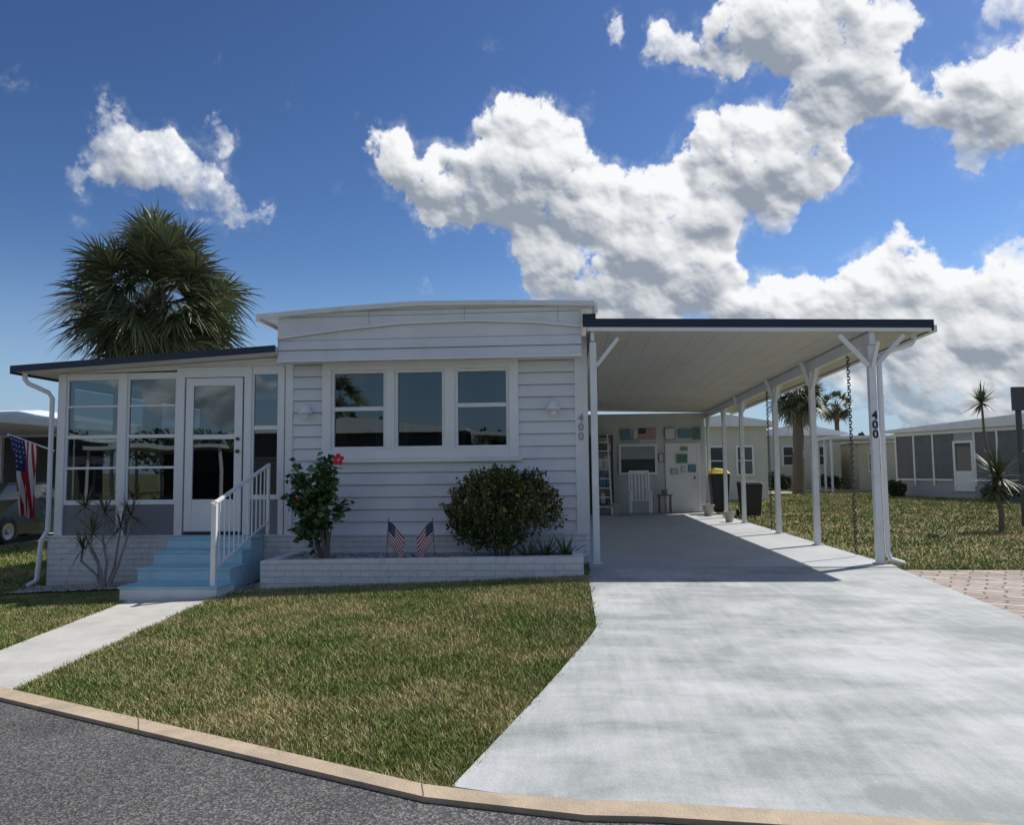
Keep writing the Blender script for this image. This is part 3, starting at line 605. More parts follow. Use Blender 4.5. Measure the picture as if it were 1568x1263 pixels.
for i in range(24):
    a=rng.uniform(0,6.28); h=rng.uniform(.55,1.5); sp=rng.uniform(.1,.46)*(1 if h>.8 else .8)
    ex_=bx-.20+sp*math.cos(a); ey_=by+sp*math.sin(a)*.7
    pts=[(bx+.03*math.cos(a),by+.03*math.sin(a),.13),(bx-.05+.10*math.cos(a),by+.06*math.sin(a),.4*min(1,h)),((bx-.1+ex_)/2+.03,(by+ey_)/2,.78*h),(ex_,ey_,h)]
    mb.tube(pts,[.013,.010,.007,.004],0,6); tips.append(pts)
mb.obj("stems",wood,HB,smooth=True)
P_=[];D_=[]
for pts in tips:
    for k in range(62):
        t=rng.uniform(.5,1.0); q=t*2; i=min(1,int(q)); f=q-i; p=np.array(pts[i+1])*(1-f)+np.array(pts[i+2])*f
        d=rng.normal(size=3); d[2]=abs(d[2])*.2-.25; P_.append(p+rng.normal(size=3)*.05); D_.append(d)
leaves("foliage",np.array(P_),np.array(D_),.10,.36,[leafh],HB)
mb=MB()
for (fx,fy,fz,s) in ((-3.0,9.85,1.47,.9),(-3.52,9.8,.97,.3)):
    for k in range(5):
        a=2*math.pi*k/5+.3; u=Vector((math.cos(a),-.35,math.sin(a))).normalized(); w=Vector((-math.sin(a),0,math.cos(a)))
        c=Vector((fx,fy,fz)); q=[c+u*.01*s,c+u*.045*s+w*.035*s,c+u*.085*s+w*.03*s+Vector((0,.015,0)),c+u*.095*s+Vector((0,.03*s,0)),c+u*.085*s-w*.03*s+Vector((0,.015,0)),c+u*.045*s-w*.035*s]
        mb.face(q)
    mb.tube([(fx,fy,fz),(fx,fy-.07*s,fz+.02*s)],.006*s,0,6)
mb.obj("flowers",petal,HB)
def tuft(c,n,ln,el0,el1,droop,seedr):
    out=[]
    for i in range(n):
        a=seedr.uniform(0,6.283); e=seedr.uniform(el0,el1); l=ln*seedr.uniform(.7,1.15); d=np.array([math.cos(a)*math.cos(e),math.sin(a)*math.cos(e),math.sin(e)])
        out.append((np.array(c),d,l,droop*seedr.uniform(.5,1.4)))
    return out
def straps(name,items,w,mats,parent,seg=3):
    V=[];Fa=[]
    for (c,d,l,dr) in items:
        side=np.cross(d,[0,0,1.]); side/= (np.linalg.norm(side)+1e-6); k=len(V)
        for s in range(seg+1):
            t=s/seg; p=c+d*l*t+np.array([0,0,-dr*l*t*t]); ww=w*(1-t**1.6)*(.6+.8*min(t*3,1))/1.4+.0008
            V.append(p-side*ww); V.append(p+side*ww)
        for s in range(seg): Fa.append((k+2*s,k+2*s+1,k+2*s+3,k+2*s+2))
    return npmesh(name,np.array(V),np.array(Fa),mats,parent)
rr=random.Random(11)
DR=empty("dracaena_plant"); mb=MB(); it=[]
bx,by=-6.35,10.15; b0=gz(bx)
for (dx,dy,h) in ((-.34,.05,1.12),(.02,-.05,1.05),(.36,.0,1.0),(.16,.1,.85),(-.12,-.1,.78),(-.28,-.05,.55)):
    mb.tube([(bx+dx*.15,by+dy*.2,b0),(bx+dx*.45+.04,by+dy*.5,b0+h*.35),(bx+dx*.95-.03,by+dy,b0+h*.7),(bx+dx,by+dy,b0+h)],[.022,.018,.015,.012],0,7)
    it+=tuft((bx+dx,by+dy,b0+h),44,.44,-.5,1.4,.25,rr)
mb.obj("stems",stemm,DR,smooth=True); straps("leaves",it,.010,dracm,DR)
AG=empty("agave_plant"); it=[]
for (x,y) in ((-.02,9.95),(-.28,9.85),(-.5,9.8)): it+=tuft((x-.02,y,.16),26,.42,.25,1.4,.15,rr)
straps("leaves",it,.02,yucm,AG)
def smallflag(x,y,lean):
    e=empty("small_american_flag",(x,y,.14)); mb=MB(); tip=Vector((lean*.10,0,.55)); mb.tube([(0,0,0),tip],.005,0,6); mb.lathe(tip,[(0,0),(.01,.005),(0,.018)],0,8); mb.obj("stick",wood,e)
    lean2=1 if lean>0 else -1
    def Pf(u,v):
        p=tip*(1-.05-.45*v); l=.34*u; ang=rad(52)
        return (p.x+l*math.cos(ang)*lean2, p.y+.012*math.sin(u*9+v*3), p.z-l*math.sin(ang)*(.75+.5*v)+.02*math.sin(u*5))
    flag("flag_cloth",Pf,e,16,True)
smallflag(-2.36,9.85,.3); smallflag(-1.72,9.85,-.3)
FL=empty("american_flag"); mb=MB(); tip=Vector((-8.12,10.55,1.90)); ba=Vector((-7.54,10.74,1.66)); mb.tube([ba,tip],.012,0,8); mb.lathe(tip,[(0,-.02),(.02,0),(0,.02)],0,10); mb.obj("pole",trimw,FL)
def Pf(u,v):
    p=tip+(ba-tip)*(.04+.62*v); q=tip+(ba-tip)*.36
    k=.55*u; p=p*(1-k)+q*k
    return (p.x+.03*math.sin(v*14+u*2)*u+.12*u,p.y+.07*math.sin(v*16+u*3)*min(1,u*2)-.02,p.z-1.12*u)
flag("flag_cloth",Pf,FL)

def fan_palm(name,x,y,trunkh,R,nf,nl,seed,tr=.17,lw=.022,up=1.45,dn=-.75,dead=6,pet=(.42,.60),droop=1.0):
    r=random.Random(seed); e=empty(name,(x,y,gz(x))); mb=MB(); n=14; pts=[];rs=[]
    for i in range(n+1):
        t=i/n; pts.append((.10*math.sin(t*2),.05*t,trunkh*t)); rs.append(tr*(1.25-.35*t+ (.25 if t>.85 else 0))*(1+.08*r.uniform(-1,1)))
    mb.tube(pts,rs,0,12)
    c=np.array(pts[-1])
    for i in range(46):
        a=i*2.4; z=trunkh-.1-.028*i*R/2; q=Vector((c[0]+tr*1.0*math.cos(a),c[1]+tr*math.sin(a),z)); mb.beam(q,q+Vector((.18*math.cos(a),.18*math.sin(a),.28))*tr/.17,.06*tr/.17,.03)
    mb.obj("trunk",wood,e)
    V=[];Fa=[];mi=[]
    for i in range(nf+dead):
        a=i*2.39996+r.uniform(-.25,.25); t=(i+.5)/nf; 
        el=up+(dn-up)*(t**.85)+r.uniform(-.12,.12)
        isd=i>=nf
        if isd: el=r.uniform(-1.3,-.9)
        d=np.array([math.cos(a)*math.cos(el),math.sin(a)*math.cos(el),math.sin(el)]); pl=R*r.uniform(*pet); sag=.10*R
        p1=c+d*pl+np.array([0,0,-sag*math.cos(el)*.5]); side=np.cross(d,[0,0,1.]); side/=np.linalg.norm(side)+1e-6; nrm=np.cross(side,d)
        k=len(V); pw=.014*R/2
        for (q,w) in ((c,pw*1.6),(c*.5+p1*.5+nrm*.04*R,pw),(p1,pw*.7)): V.append(q-side*w); V.append(q+side*w)
        for s in range(2): Fa.append((k+2*s,k+2*s+1,k+2*s+3,k+2*s+2)); mi.append(1 if isd else 0)
        d2=d+np.array([0,0,-.3*math.cos(el)]); d2/=np.linalg.norm(d2)
        tw=r.uniform(-.9,.9)
        sd=side*math.cos(tw)+nrm*math.sin(tw); nn=np.cross(sd,d2)
        for j in range(nl):
            th=(-1+2*(j+.5)/nl)*1.8; ll=R*.44*(1-.30*(abs(th)/1.8)**1.5)*r.uniform(.8,1.12); base=p1+d2*.05*R
            dl=d2*math.cos(th)+sd*math.sin(th)+nn*.18*math.cos(th*.8)+nn*r.uniform(-.14,.14); dl/=np.linalg.norm(dl)
            ws=np.cross(dl,nn); ws/=np.linalg.norm(ws)+1e-6; k=len(V); dr=r.uniform(.12,.5)*ll*droop
            for t_,w in ((0,.35),(.4,1),(.75,.6),(1.0,.06)):
                q=base+dl*ll*t_+np.array([0,0,-dr*t_**2.6]); w_=lw*w*R/2; V.append(q-ws*w_); V.append(q+ws*w_)
            m_=1 if isd else 0
            for s in range(3): Fa.append((k+2*s,k+2*s+1,k+2*s+3,k+2*s+2)); mi.append(m_)
    npmesh("fronds",np.array(V),np.array(Fa),[palmg,palmd],e,np.array(mi)); return e
fan_palm("sabal_palm_tree",-10.35,18.2,6.05,2.5,165,36,3,.20,.022,1.5,-1.2,14,(.24,.62),.8)
fan_palm("sabal_palm_tree",11.2,38.2,4.9,1.75,60,20,5,.24,.05,1.5,-.9,8,(.25,.6))
fan_palm("sabal_palm_tree",24.0,70,6.9,1.7,34,14,6,.2,.06)
fan_palm("sabal_palm_tree",19.6,66,5.2,1.4,30,14,8,.2,.06)
fan_palm("sabal_palm_tree",22.3,74,5.4,1.4,30,14,9,.2,.06)
YU=empty("yucca_tree",(8.45,15.7,0)); mb=MB(); mb.tube([(0,0,0),(.02,0,.35),(-.05,0,.75),(0,0,1.1)],[.06,.05,.05,.04],0,8); mb.tube([(0,0,.6),(-.12,.05,1.3),(-.2,.05,2.0),(-.24,0,2.55)],[.035,.03,.025,.02],0,7); mb.obj("stems",wood,YU,smooth=True)
it=tuft((0,0,1.1),130,.75,-.7,1.4,.15,rr)+tuft((-.24,0,2.55),80,.45,-.6,1.4,.12,rr)+tuft((-.1,0,.85),60,.6,-.9,.6,.2,rr); straps("leaves",it,.02,yucm,YU)

# ---------------------------------------------------------------- neighbouring homes
paneM=M("neighbour_glass",(.05,.06,.065),.08,.3,.6,spec=.8)
cream=M("cream_siding",(.60,.58,.50),.6,.05); greyw=M("grey_siding",(.40,.42,.43),.6,.05); screen=M("porch_screen",(.14,.15,.16),.6,.15)
def home(name,x,y,rz,w,d,h,wallm,trim,wins,doors=(),rise=.35,sid=True,over=.4):
    e=empty(name,(x,y,gz(x)),rz); mb=MB()
    mb.box(0,w,.03,d,0,h,0)
    if sid: mb.siding(0,w,.4,h,.029,.2,.4,.02)
    mb.box(-.03,0,-.0,.06,.0,h,0); mb.box(w,w+.03,-.0,.06,.0,h,0); mb.obj("walls",wallm,e)
    mb=MB(); a,b=-over,w+over; c=w/2
    P=[(a,-over,h),(b,-over,h),(b,d+over,h),(a,d+over,h),(a,-over,h+.14),(b,-over,h+.14),(b,d+over,h+.14),(a,d+over,h+.14)]; mb.hexa(P,0)
    mb.face([(a,-over+.01,h+.142),(b,-over+.01,h+.142),(c,-over+.01,h+.142+rise)],0); mb.face([(a,d+over,h+.142),(b,d+over,h+.142),(c,d+over,h+.142+rise)],0)
    mb.face([(a,-over+.01,h+.142),(c,-over+.01,h+.142+rise),(c,d+over,h+.142+rise),(a,d+over,h+.142)],0); mb.face([(b,-over+.01,h+.142),(c,-over+.01,h+.142+rise),(c,d+over,h+.142+rise),(b,d+over,h+.142)],0)
    mb.obj("roof",trim,e)
    mb=MB(); g=MB()
    for (a,b,z0,z1) in wins:
        mb.frame(a,b,z0,z1,-.05,.02,.07); mb.box(a+.07,b-.07,-.04,.01,(z0+z1)/2-.02,(z0+z1)/2+.02); g.face([(a+.07,-.012,z0+.07),(b-.07,-.012,z0+.07),(b-.07,-.012,z1-.07),(a+.07,-.012,z1-.07)])
    for (a,b,z0,z1) in doors:
        mb.frame(a,b,z0,z1,-.06,.02,.1); mb.box(a+.1,b-.1,-.05,.01,z0+.1,z0+.8); g.face([(a+.1,-.012,z0+.8),(b-.1,-.012,z0+.8),(b-.1,-.012,z1-.1),(a+.1,-.012,z1-.1)])
    if wins or doors: mb.obj("window_frames",trimw,e); g.obj("window_panes",paneM,e)
    return e
home("neighbour_house",4.6,31,0,3.3,12,2.95,cream,white,[(.9,1.7,1.0,2.2),(2.1,2.8,1.0,2.2)])
home("neighbour_house",11.3,47,0,5.0,10,3.2,cream,white,[(1.6,2.3,1.4,2.6),(3.4,4.2,1.4,2.6)],rise=.6)
home("neighbour_house",17.0,46,0,4.0,9,2.7,cream,white,[(.5,1.5,1.0,2.1)],[(2.2,3.1,.2,2.2)])
def ocarport(x,y,rz,w,d,h,name="neighbour_carport",back=False):
    e=empty(name,(x,y,gz(x)),rz); mb=MB(); mb.box(0,w,0,d,h,h+.16)
    for i in range(4):
        for xx in (.1,w-.2): mb.box(xx,xx+.1,.2+i*(d-.5)/3,.3+i*(d-.5)/3,0,h-.002)
    mb.obj("roof_and_posts",white,e)
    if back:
        mb=MB(); mb.box(.3,w-.3,d-.3,d-.2,0,h-.01); mb.obj("back_wall",dark,e)  # near-black colour stands in for shade inside the open carport
    return e
ocarport(13.5,40.5,-.1,5.5,5,2.75)
e=home("neighbour_house",14.4,34.6,-1.215,14,6,2.75,greyw,white,[],[(3.0,3.95,.3,2.3)],rise=.3,sid=False,over=.3)
mb=MB(); g=MB()
for i in range(14):
    a=i*1.0
    if i==3: continue
    mb.box(a-.04,a+.04,-.05,.02,.5,2.74); g.box(a+.041,a+.959,-.02,.0,.75,2.6)
mb.box(.05,2.95,-.06,-.051,.7,.78); mb.box(4.0,14,-.06,-.051,.7,.78); mb.box(0,14,-.06,-.051,2.6,2.74)
mb.obj("porch_posts",trimw,e); g.obj("porch_screens",screen,e)
up=empty("utility_meter_post",(9.52,16.8,0)); mb=MB(); mb.tube([(0,0,0),(0,0,2.95)],.06,0,10); mb.box(-.16,.16,-.12,-.04,2.45,2.95); mb.box(-.1,.1,-.1,-.05,1.3,1.6); mb.obj("post",M("grey_green_metal",(.07,.08,.085),.5),up,.01)
for (x,y,r) in ((12.6,46.2,.7),(15.2,45.6,.6),(20.3,45,.9),(13.9,33.4,.45),(15.6,29.0,.5)):
    sh=empty("garden_shrub",(x,y,0)); bl=[(rng.normal()*.4*r,rng.normal()*.3*r,.5*r+abs(rng.normal())*.25*r,.5*r,.5*r,.5*r) for _ in range(7)]
    P_,d_=blobpts(bl,900,.5); leaves("foliage",P_,d_+rng.normal(size=d_.shape)*.6,.14,.4,[leafd],sh)
bl=[]
for i in range(90):
    a=rng.uniform(-.75,.85); Rr=rng.uniform(95,130); r=rng.uniform(2,3.5); bl.append((Rr*math.sin(a),Rr*math.cos(a),rng.uniform(.8,2.4),r*1.6,r,r))
P_,d_=blobpts(bl,26000,.5); leaves("distant_tree_line",P_,d_+rng.normal(size=d_.shape)*.6,.9,.4,[leafd],None)

e=empty("neighbour_carport",(-21.5,16.3,gz(-10)),0); mb=MB(); mb.box(0,8.6,0,9,2.85,3.05); 
mb.face([(0,.01,3.052),(8.6,.01,3.052),(6.8,4,3.45),(1,4,3.45)]); mb.face([(8.6,.01,3.052),(8.6,9,3.052),(6.8,4,3.45)])
for i in range(4):
    mb.box(8.35,8.45,.2+i*2.8,.3+i*2.8,0,2.848); mb.box(4.2,4.3,.2+i*2.8,.3+i*2.8,0,2.848)
mb.obj("roof_and_posts",white,e)
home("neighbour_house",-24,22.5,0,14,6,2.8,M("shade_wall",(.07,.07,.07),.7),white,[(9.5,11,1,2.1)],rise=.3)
sheet("neighbour_driveway",[(-22,9),(-12.9,12),(-12.9,26),(-22,26)],.006,concw)
CAR=empty("parked_car",(-13.9,18.4,gz(-10))); carm=M("car_paint_dark",(.018,.035,.032),.18,.05,spec=.7); mb=MB()
prof=[(-2.25,.42),(-2.3,.62),(-2.22,.92),(-1.7,1.0),(-.95,1.02),(.75,1.0),(1.5,.95),(2.15,.82),(2.28,.6),(2.2,.35),(1.75,.28),(-1.75,.28)]
n=len(prof)
for sx in (-1,1):
    for (y,z) in prof: mb.v.append((sx*(.88 if z<.95 else .82),y,z))
for i in range(n): j=(i+1)%n; mb.f.append((i,j,n+j,n+i)); mb.m.append(0)
mb.f.append(tuple(range(n))); mb.m.append(0); mb.f.append(tuple(n+i for i in reversed(range(n)))); mb.m.append(0)
mb.obj("body",carm,CAR,.05)
mb=MB(); lo=[(-.74,-1.75),(.74,-1.75),(.74,1.1),(-.74,1.1)]; hi=[(-.56,-1.05),(.56,-1.05),(.56,.35),(-.56,.35)]
mb.hexa([(x,y,1.0) for x,y in lo]+[(x,y,1.42) for x,y in hi]); mb.obj("cabin_glass",paneM,CAR,.03)
mb=MB(); mb.box(-.57,.57,-1.05,.36,1.40,1.45)
for sx in (-1,1):
    mb.beam((sx*.74,-1.75,1.0),(sx*.57,-1.05,1.43),.06,.05); mb.beam((sx*.75,1.1,1.0),(sx*.57,.36,1.43),.06,.05); mb.beam((sx*.75,-.3,1.0),(sx*.57,-.3,1.42),.06,.04)
mb.obj("roof_pillars",carm,CAR,.02)
mb=MB()
for sx in (-1,1):
    for y in (-1.38,1.38):
        mb.lathe((sx*.80,y,.33),[(0,-.1),(.27,-.1),(.33,-.07),(.33,.07),(.27,.1),(.20,.1)],0,24,'x'); mb.lathe((sx*.80,y,.33),[(0,.105),(.05,.105),(.08,.08),(.20,.095)] if sx>0 else [(0,-.105),(.05,-.105),(.08,-.08),(.20,-.095)],1,10,'x')
mb.obj("wheels",[black,metal],CAR)
mb=MB(); mb.box(-.86,-.60,-2.31,-2.24,.70,.86); mb.box(.60,.86,-2.31,-2.24,.70,.86)
mb.obj("tail_lights",M("tail_light_red",(.35,.01,.01),.2),CAR,.02)
mb=MB(); mb.box(-.26,.26,-2.325,-2.305,.55,.68,0); mb.obj("number_plate",white,CAR)
# homes and carports across the street (reflected in the windows)
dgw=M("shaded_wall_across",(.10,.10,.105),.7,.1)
home("house_across_street",-4.5,-9.5,math.pi,9,5,3.1,dgw,white,[(1,3,1,2.2),(5,7,1,2.2)],rise=.5)
home("house_across_street",9.5,-11,math.pi,8,5,3.1,dgw,white,[(1,3,1,2.2),(5,7,1,2.2)],rise=.5)
home("house_across_street",-20.5,-6,math.pi,10,5,3.1,dgw,white,[(1,3,1,2.2),(5,7,1,2.2)],rise=.5)
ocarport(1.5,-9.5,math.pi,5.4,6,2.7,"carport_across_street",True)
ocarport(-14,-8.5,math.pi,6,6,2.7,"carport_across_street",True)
bl=[]
for i in range(30): bl.append((rng.uniform(-45,30),rng.uniform(-46,-36),rng.uniform(1.5,3.5),3.4,2,2))
P_,d_=blobpts(bl,22000,.4); leaves("trees_across_street",P_,d_+rng.normal(size=d_.shape)*.6,.4,.4,[leafd],None)
fan_palm("sabal_palm_tree",-14,-24,6.0,2.0,36,16,12,.2,.05)
fan_palm("sabal_palm_tree",5,-26,6.5,2.0,36,16,13,.2,.05)

# ---------------------------------------------------------------- cumulus field (procedural, azimuth/elevation grid)
rng=np.random.default_rng(7)
SUN=Vector((1.9,1.40,3.2)).normalized(); el=math.asin(SUN.z); az=math.atan2(SUN.x,SUN.y)
CW,CHT=5120,1280; PPR=CW/(2*math.pi)
ca,ce=math.radians(-4.1),math.radians(4.36)
ax=Vector((math.sin(ca)*math.cos(ce),math.cos(ca)*math.cos(ce),math.sin(ce))); ex=Vector((math.cos(ca),-math.sin(ca),0)); ey=ex.cross(ax)
CL=[(200,235,46,.75),(250,250,38,.8),(310,285,32,.6),(350,310,28,.6),(380,325,22,.5),(165,205,26,.55),(150,172,14,.4),(335,190,16,.45),(108,262,18,.4),(340,215,16,.4),
(575,225,24,1),(610,245,32,1),(650,275,36,1),(690,300,40,1),(755,205,34,1),(800,200,46,1),(850,225,46,1),(740,265,46,1),(800,275,60,1),(860,290,48,1),(925,285,32,1),(1000,295,40,1),(960,335,42,1),(1060,330,55,1),(890,330,40,.95),(980,395,65,1),(845,395,38,.95),(815,368,22,.8),(1050,420,58,1),(900,430,46,.95),(970,455,58,1),(1095,455,36,1),(850,440,30,.7),(780,330,28,.65),
(1085,222,36,1),(1130,205,38,1),(1180,215,44,1),(1160,265,58,1),(1245,230,40,1),(1220,265,38,.9),(1110,300,42,1),(1190,325,26,.6),(1265,200,30,.85),
(945,55,18,.75),(1000,72,20,.75),(1050,75,28,.85),(1115,45,40,1),(1110,85,26,.85),(1180,30,48,1),(1210,80,50,1),(1280,40,54,1),(1340,50,46,1),(1270,120,54,1),(1330,120,46,1),(1230,150,32,.8),(1370,20,26,.8),(1300,165,30,.85),
(1390,165,30,.85),(1440,155,34,.9),(1500,130,46,1),(1545,110,34,1),(1550,170,48,1),(1490,185,38,.9),(1520,12,24,.6),(1565,10,30,.7),(1500,225,26,.65),
(1150,478,30,1),(1200,458,30,1),(1245,450,28,1),(1300,432,30,1),(1340,400,26,1),(1385,390,36,1),(1420,435,42,1),(1350,455,46,1),(1270,485,40,1),(1200,500,38,1),(1470,460,46,1),(1530,465,56,1),(1590,500,60,1),(1540,385,22,.7),(1570,400,26,.8),(1420,520,60,.95),(1500,545,66,.95),(1330,520,50,.9),(1570,580,66,.9),(1420,590,60,.8),(1500,640,60,.8),(1350,600,40,.65),(1260,560,44,.6),(1600,660,60,.85)]
BL=[]
for (a,b,r,w) in CL:
    u=(a-784)/1168; v=(631-b)/1168; u,v=u+v*.0105,v-u*.0105; d=ax+ex*u+ey*v; ln=d.length; d.normalize()
    BL.append((math.atan2(d.x,d.y),math.asin(d.z),r*1.07/1168/ln,w))
q=random.Random(5)
for k in range(15):
    a0=q.uniform(1.1,4.9); e0=q.uniform(.08,.9)
    for j in range(q.randint(4,9)): BL.append((a0+q.uniform(-.22,.22),max(.03,e0+q.uniform(-.07,.07)),q.uniform(.03,.07),1))
Hh=np.zeros((CHT,CW),np.float32); Wt=np.zeros((CHT,CW),np.float32)
def splat(az_,el_,r,z0,w):
    ce_=math.cos(el_); cx=(az_/(2*math.pi)+.5)%1*CW; cy=el_*PPR; ry=r*PPR; rx=ry/ce_
    y0=max(0,int(cy-ry)); y1=min(CHT,int(cy+ry)+2)
    if y1<=y0: return
    xs=np.arange(int(cx-rx),int(cx+rx)+2); yy=np.arange(y0,y1)[:,None]
    d2=((xs[None]-cx)/rx)**2+((yy-cy)/ry)**2; h=np.where(d2<1,np.sqrt(np.maximum(1-d2,0))*ry+z0*PPR,0).astype(np.float32)
    xi=xs%CW
    if xi[0]<xi[-1]:
        A=Hh[y0:y1,xi[0]:xi[-1]+1]; np.maximum(A,h,out=A); Bq=Wt[y0:y1,xi[0]:xi[-1]+1]; np.maximum(Bq,np.where(d2<1,w,0),out=Bq)
    else:
        Hh[y0:y1,xi]=np.maximum(Hh[y0:y1,xi],h); Wt[y0:y1,xi]=np.maximum(Wt[y0:y1,xi],np.where(d2<1,w,0))
for (a,e_,r,w) in BL:
    splat(a,e_,r*.82,0,w)
    for i in range(17):
        th=q.uniform(0,6.283); rho=math.sqrt(q.random())*1.05; r2=r*q.uniform(.20,.45); z2=math.sqrt(max(0,1-rho*rho))*r*.75
        a2=a+rho*r*math.cos(th)/math.cos(e_); e2=e_+rho*r*math.sin(th)*.95; splat(a2,e2,r2,z2,w)
        for j in range(10):
            th=q.uniform(0,6.283); rho=math.sqrt(q.random())*1.12; r3=r2*q.uniform(.18,.45); z3=z2+math.sqrt(max(0,1-rho*rho))*r2*.8
            splat(a2+rho*r2*math.cos(th)/math.cos(e_),e2+rho*r2*math.sin(th),r3,z3,w)
fx=np.fft.rfftfreq(CW)[None]; fy=np.fft.fftfreq(CHT)[:,None]; F0=np.sqrt(fx*fx+fy*fy); FR=F0.copy(); FR[0,0]=1
def fnoise(beta,lo,hi=.5):
    s_=np.fft.rfft2(rng.standard_normal((CHT,CW)).astype(np.float32)); s_*=FR**(-beta)*(F0>lo)*(F0<hi); r_=np.fft.irfft2(s_,s=(CHT,CW)); return (r_/r_.std()).astype(np.float32)
def blur(A,sg): return np.fft.irfft2(np.fft.rfft2(A)*np.exp(-2*(math.pi*F0*sg)**2),s=(CHT,CW)).astype(np.float32)
n1=fnoise(1.75,1/120); n2=fnoise(1.4,1/40); wx_=fnoise(1.8,1/70); wy_=fnoise(1.8,1/70)
II,JJ=np.meshgrid(np.arange(CW),np.arange(CHT))
def warp(A,k):
    x=II+wx_*k; y=np.clip(JJ+wy_*k,0,CHT-1.01); x0=np.floor(x).astype(int); y0=np.floor(y).astype(int); fx_=(x-x0).astype(np.float32); fy_=(y-y0).astype(np.float32); x0%=CW; x1=(x0+1)%CW
    return (A[y0,x0]*(1-fx_)+A[y0,x1]*fx_)*(1-fy_)+(A[y0+1,x0]*(1-fx_)+A[y0+1,x1]*fx_)*fy_
Hh=warp(Hh,4.5); Wt=warp(Wt,4.5)
bin_=(Hh>0).astype(np.float32)
soft=blur(bin_,5.0); soft2=blur(bin_,14)
Wtb=blur(Wt,6)
dn_=soft*1.7-.84+n1*.26+n2*.13+.25*(soft2-.5)
alpha=np.clip(dn_/.60,0,1); alpha=alpha*alpha*(3-2*alpha)
hal=np.clip((soft2-.20+n1*.22+n2*.07)/.9,0,1)
opac=np.clip((Wtb/np.maximum(soft,.15)-.30)/.60+(n1*.24+n2*.08)*np.clip(1.15-Wtb/np.maximum(soft,.15),0,.5)*2,0,1)
alpha=np.clip(np.maximum(alpha,hal*hal*.6)*opac,0,1)
hs=blur(Hh,1.8)+n1*.9+n2*.28; hb=blur(Hh,5)+n1*1.0; hB=blur(Hh,16)
def lit(h,k):
    gy,gx=np.gradient(h); nz=1/np.sqrt(1+(gx*gx+gy*gy)*k*k); return (-gx*k*.42-gy*k*.85+.36)*nz
sh=.24*lit(hs,.65)+.52*lit(hb,1.1)+.40*lit(hB,1.3)
dens=blur(alpha,16); up_=np.roll(dens,-26,axis=0)
br=.40+.84*sh-.30*np.clip(dens*1.4-.5,0,1)*np.clip(up_*1.5-.4,0,1)
br+= .42*(1-np.clip(soft2*1.4-.35,0,1))
br=np.clip(blur(np.clip(br,.10,1.0),.7),0,1)
px_=np.zeros((CHT,CW,4),np.float32); px_[...,0]=br; px_[...,1]=alpha; px_[...,2]=0; px_[...,3]=1
img=bpy.data.images.new("cumulus_field",CW,CHT,alpha=False,float_buffer=False); img.colorspace_settings.name='Non-Color'
img.pixels.foreach_set(px_.ravel()); img.update(); img.pack()

W=bpy.data.worlds.new("World"); S.world=W; W.use_nodes=True; nt=W.node_tree; L=nt.links.new; nt.nodes.clear()
try: W.cycles.sampling_method='MANUAL'; W.cycles.sample_map_resolution=1024
except Exception: pass
sky=N(nt,"ShaderNodeTexSky",sky_type='NISHITA'); sky.sun_disc=False; sky.sun_elevation=el; sky.sun_rotation=az; sky.air_density=1.0; sky.dust_density=.4; sky.ozone_density=2.5; sky.altitude=0
tc=N(nt,"ShaderNodeTexCoord"); nm=N(nt,"ShaderNodeVectorMath",operation='NORMALIZE'); L(tc.outputs["Generated"],nm.inputs[0])
sz=N(nt,"ShaderNodeSeparateXYZ"); L(nm.outputs[0],sz.inputs[0])
def mth(op,a,b=None,c=None):
    n=N(nt,"ShaderNodeMath",operation=op)
    for i,x in enumerate((a,b,c)):
        if x is None: continue
        if isinstance(x,(int,float)): n.inputs[i].default_value=x
        else: L(x,n.inputs[i])
    return n.outputs[0]
def mrange(v,a,b,c,d,st='SMOOTHSTEP'):
    n=N(nt,"ShaderNodeMapRange",interpolation_type=st); L(v,n.inputs[0]); n.inputs[1].default_value=a; n.inputs[2].default_value=b; n.inputs[3].default_value=c; n.inputs[4].default_value=d; return n.outputs[0]
uu=mth('MULTIPLY_ADD',mth('ARCTAN2',sz.outputs[0],sz.outputs[1]),1/(2*math.pi),.5); vv=mth('MULTIPLY',mth('ARCSINE',mth('MAXIMUM',sz.outputs[2],.001)),2/math.pi)
cb=N(nt,"ShaderNodeCombineXYZ"); L(uu,cb.inputs[0]); L(vv,cb.inputs[1])
it_=N(nt,"ShaderNodeTexImage"); it_.image=img; it_.interpolation='Linear'; it_.extension='REPEAT'; L(cb.outputs[0],it_.inputs[0])
sc_=N(nt,"ShaderNodeSeparateColor"); L(it_.outputs[0],sc_.inputs[0])
K=1/.11
g1=N(nt,"ShaderNodeVectorMath",operation='SCALE'); L(sky.outputs[0],g1.inputs[0]); g1.inputs["Scale"].default_value=.11
gm=N(nt,"ShaderNodeGamma"); L(g1.outputs[0],gm.inputs[0]); gm.inputs[1].default_value=1.6
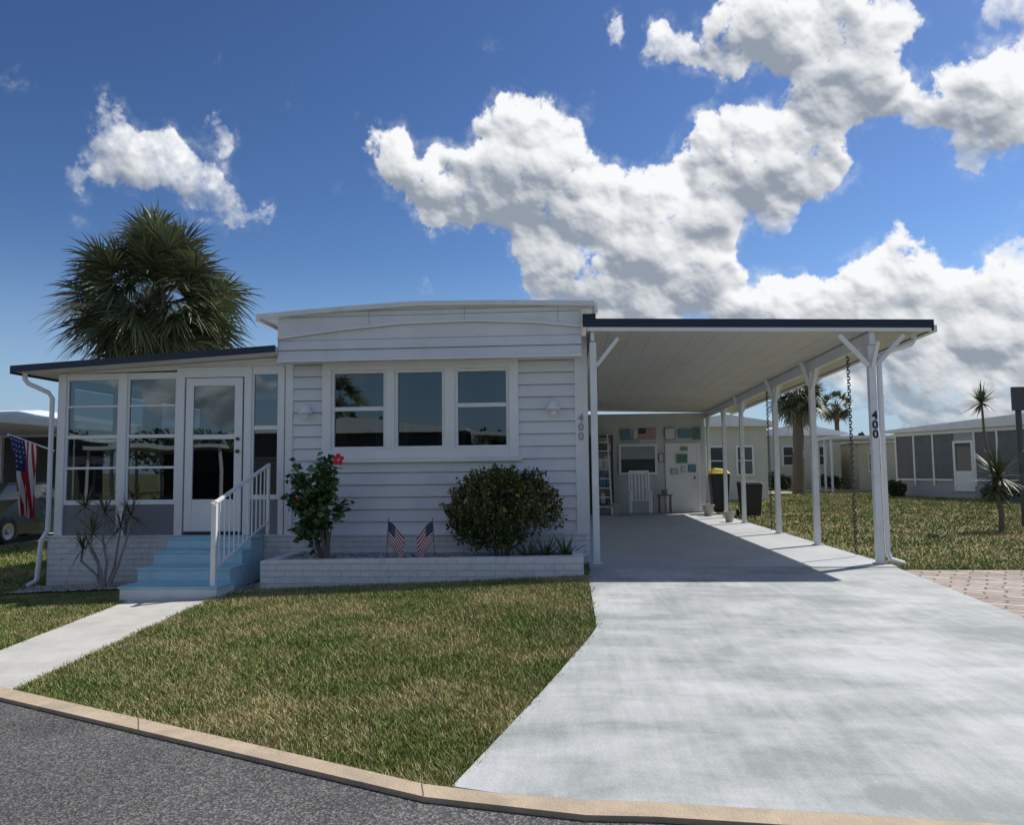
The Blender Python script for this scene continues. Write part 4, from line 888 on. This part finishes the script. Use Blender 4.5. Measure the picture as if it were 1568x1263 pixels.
g2=N(nt,"ShaderNodeVectorMath",operation='SCALE'); L(gm.outputs[0],g2.inputs[0]); g2.inputs["Scale"].default_value=1.2*K
cr=N(nt,"ShaderNodeMix",data_type='RGBA'); L(sc_.outputs[0],cr.inputs[0])
cr.inputs[6].default_value=(.22*K,.265*K,.34*K,1); cr.inputs[7].default_value=(.95*K,.96*K,.97*K,1)
hz=mrange(sz.outputs[2],.0,.28,.85,0)
skh=N(nt,"ShaderNodeMix",data_type='RGBA'); L(hz,skh.inputs[0]); L(g2.outputs[0],skh.inputs[6]); skh.inputs[7].default_value=(.33*K,.47*K,.66*K,1)
mx=N(nt,"ShaderNodeMix",data_type='RGBA'); L(sc_.outputs[1],mx.inputs[0]); L(skh.outputs[2],mx.inputs[6]); L(cr.outputs[2],mx.inputs[7])
bg=N(nt,"ShaderNodeBackground"); bg.inputs[1].default_value=.11; L(mx.outputs[2],bg.inputs[0]); wo=N(nt,"ShaderNodeOutputWorld"); L(bg.outputs[0],wo.inputs[0])
sl=bpy.data.lights.new("sun",'SUN'); sl.energy=4.7; sl.angle=rad(.53); sl.color=(1,.955,.89); so=bpy.data.objects.new("sun",sl); so.rotation_euler=(-SUN).to_track_quat('-Z','Y').to_euler(); so.location=(20,15,35); link(so)

# ---------------------------------------------------------------- camera
yaw=rad(4.1);pit=rad(4.36);rol=rad(.6); s,c=math.sin(yaw),math.cos(yaw);sp,cp=math.sin(pit),math.cos(pit)
Fv=Vector((-s*cp,c*cp,sp)); Rv=Vector((c,s,0)); Uv=Vector((s*sp,-c*sp,cp)); Xc=Rv*math.cos(rol)-Uv*math.sin(rol); Yc=Rv*math.sin(rol)+Uv*math.cos(rol)
cd=bpy.data.cameras.new("camera"); cd.sensor_width=36; cd.lens=36*1168/1568; cd.clip_end=3000; cd.clip_start=.05
co=bpy.data.objects.new("camera",cd); co.matrix_world=Matrix(((Xc.x,Yc.x,-Fv.x,0),(Xc.y,Yc.y,-Fv.y,0),(Xc.z,Yc.z,-Fv.z,1.3),(0,0,0,1))); link(co); S.camera=co
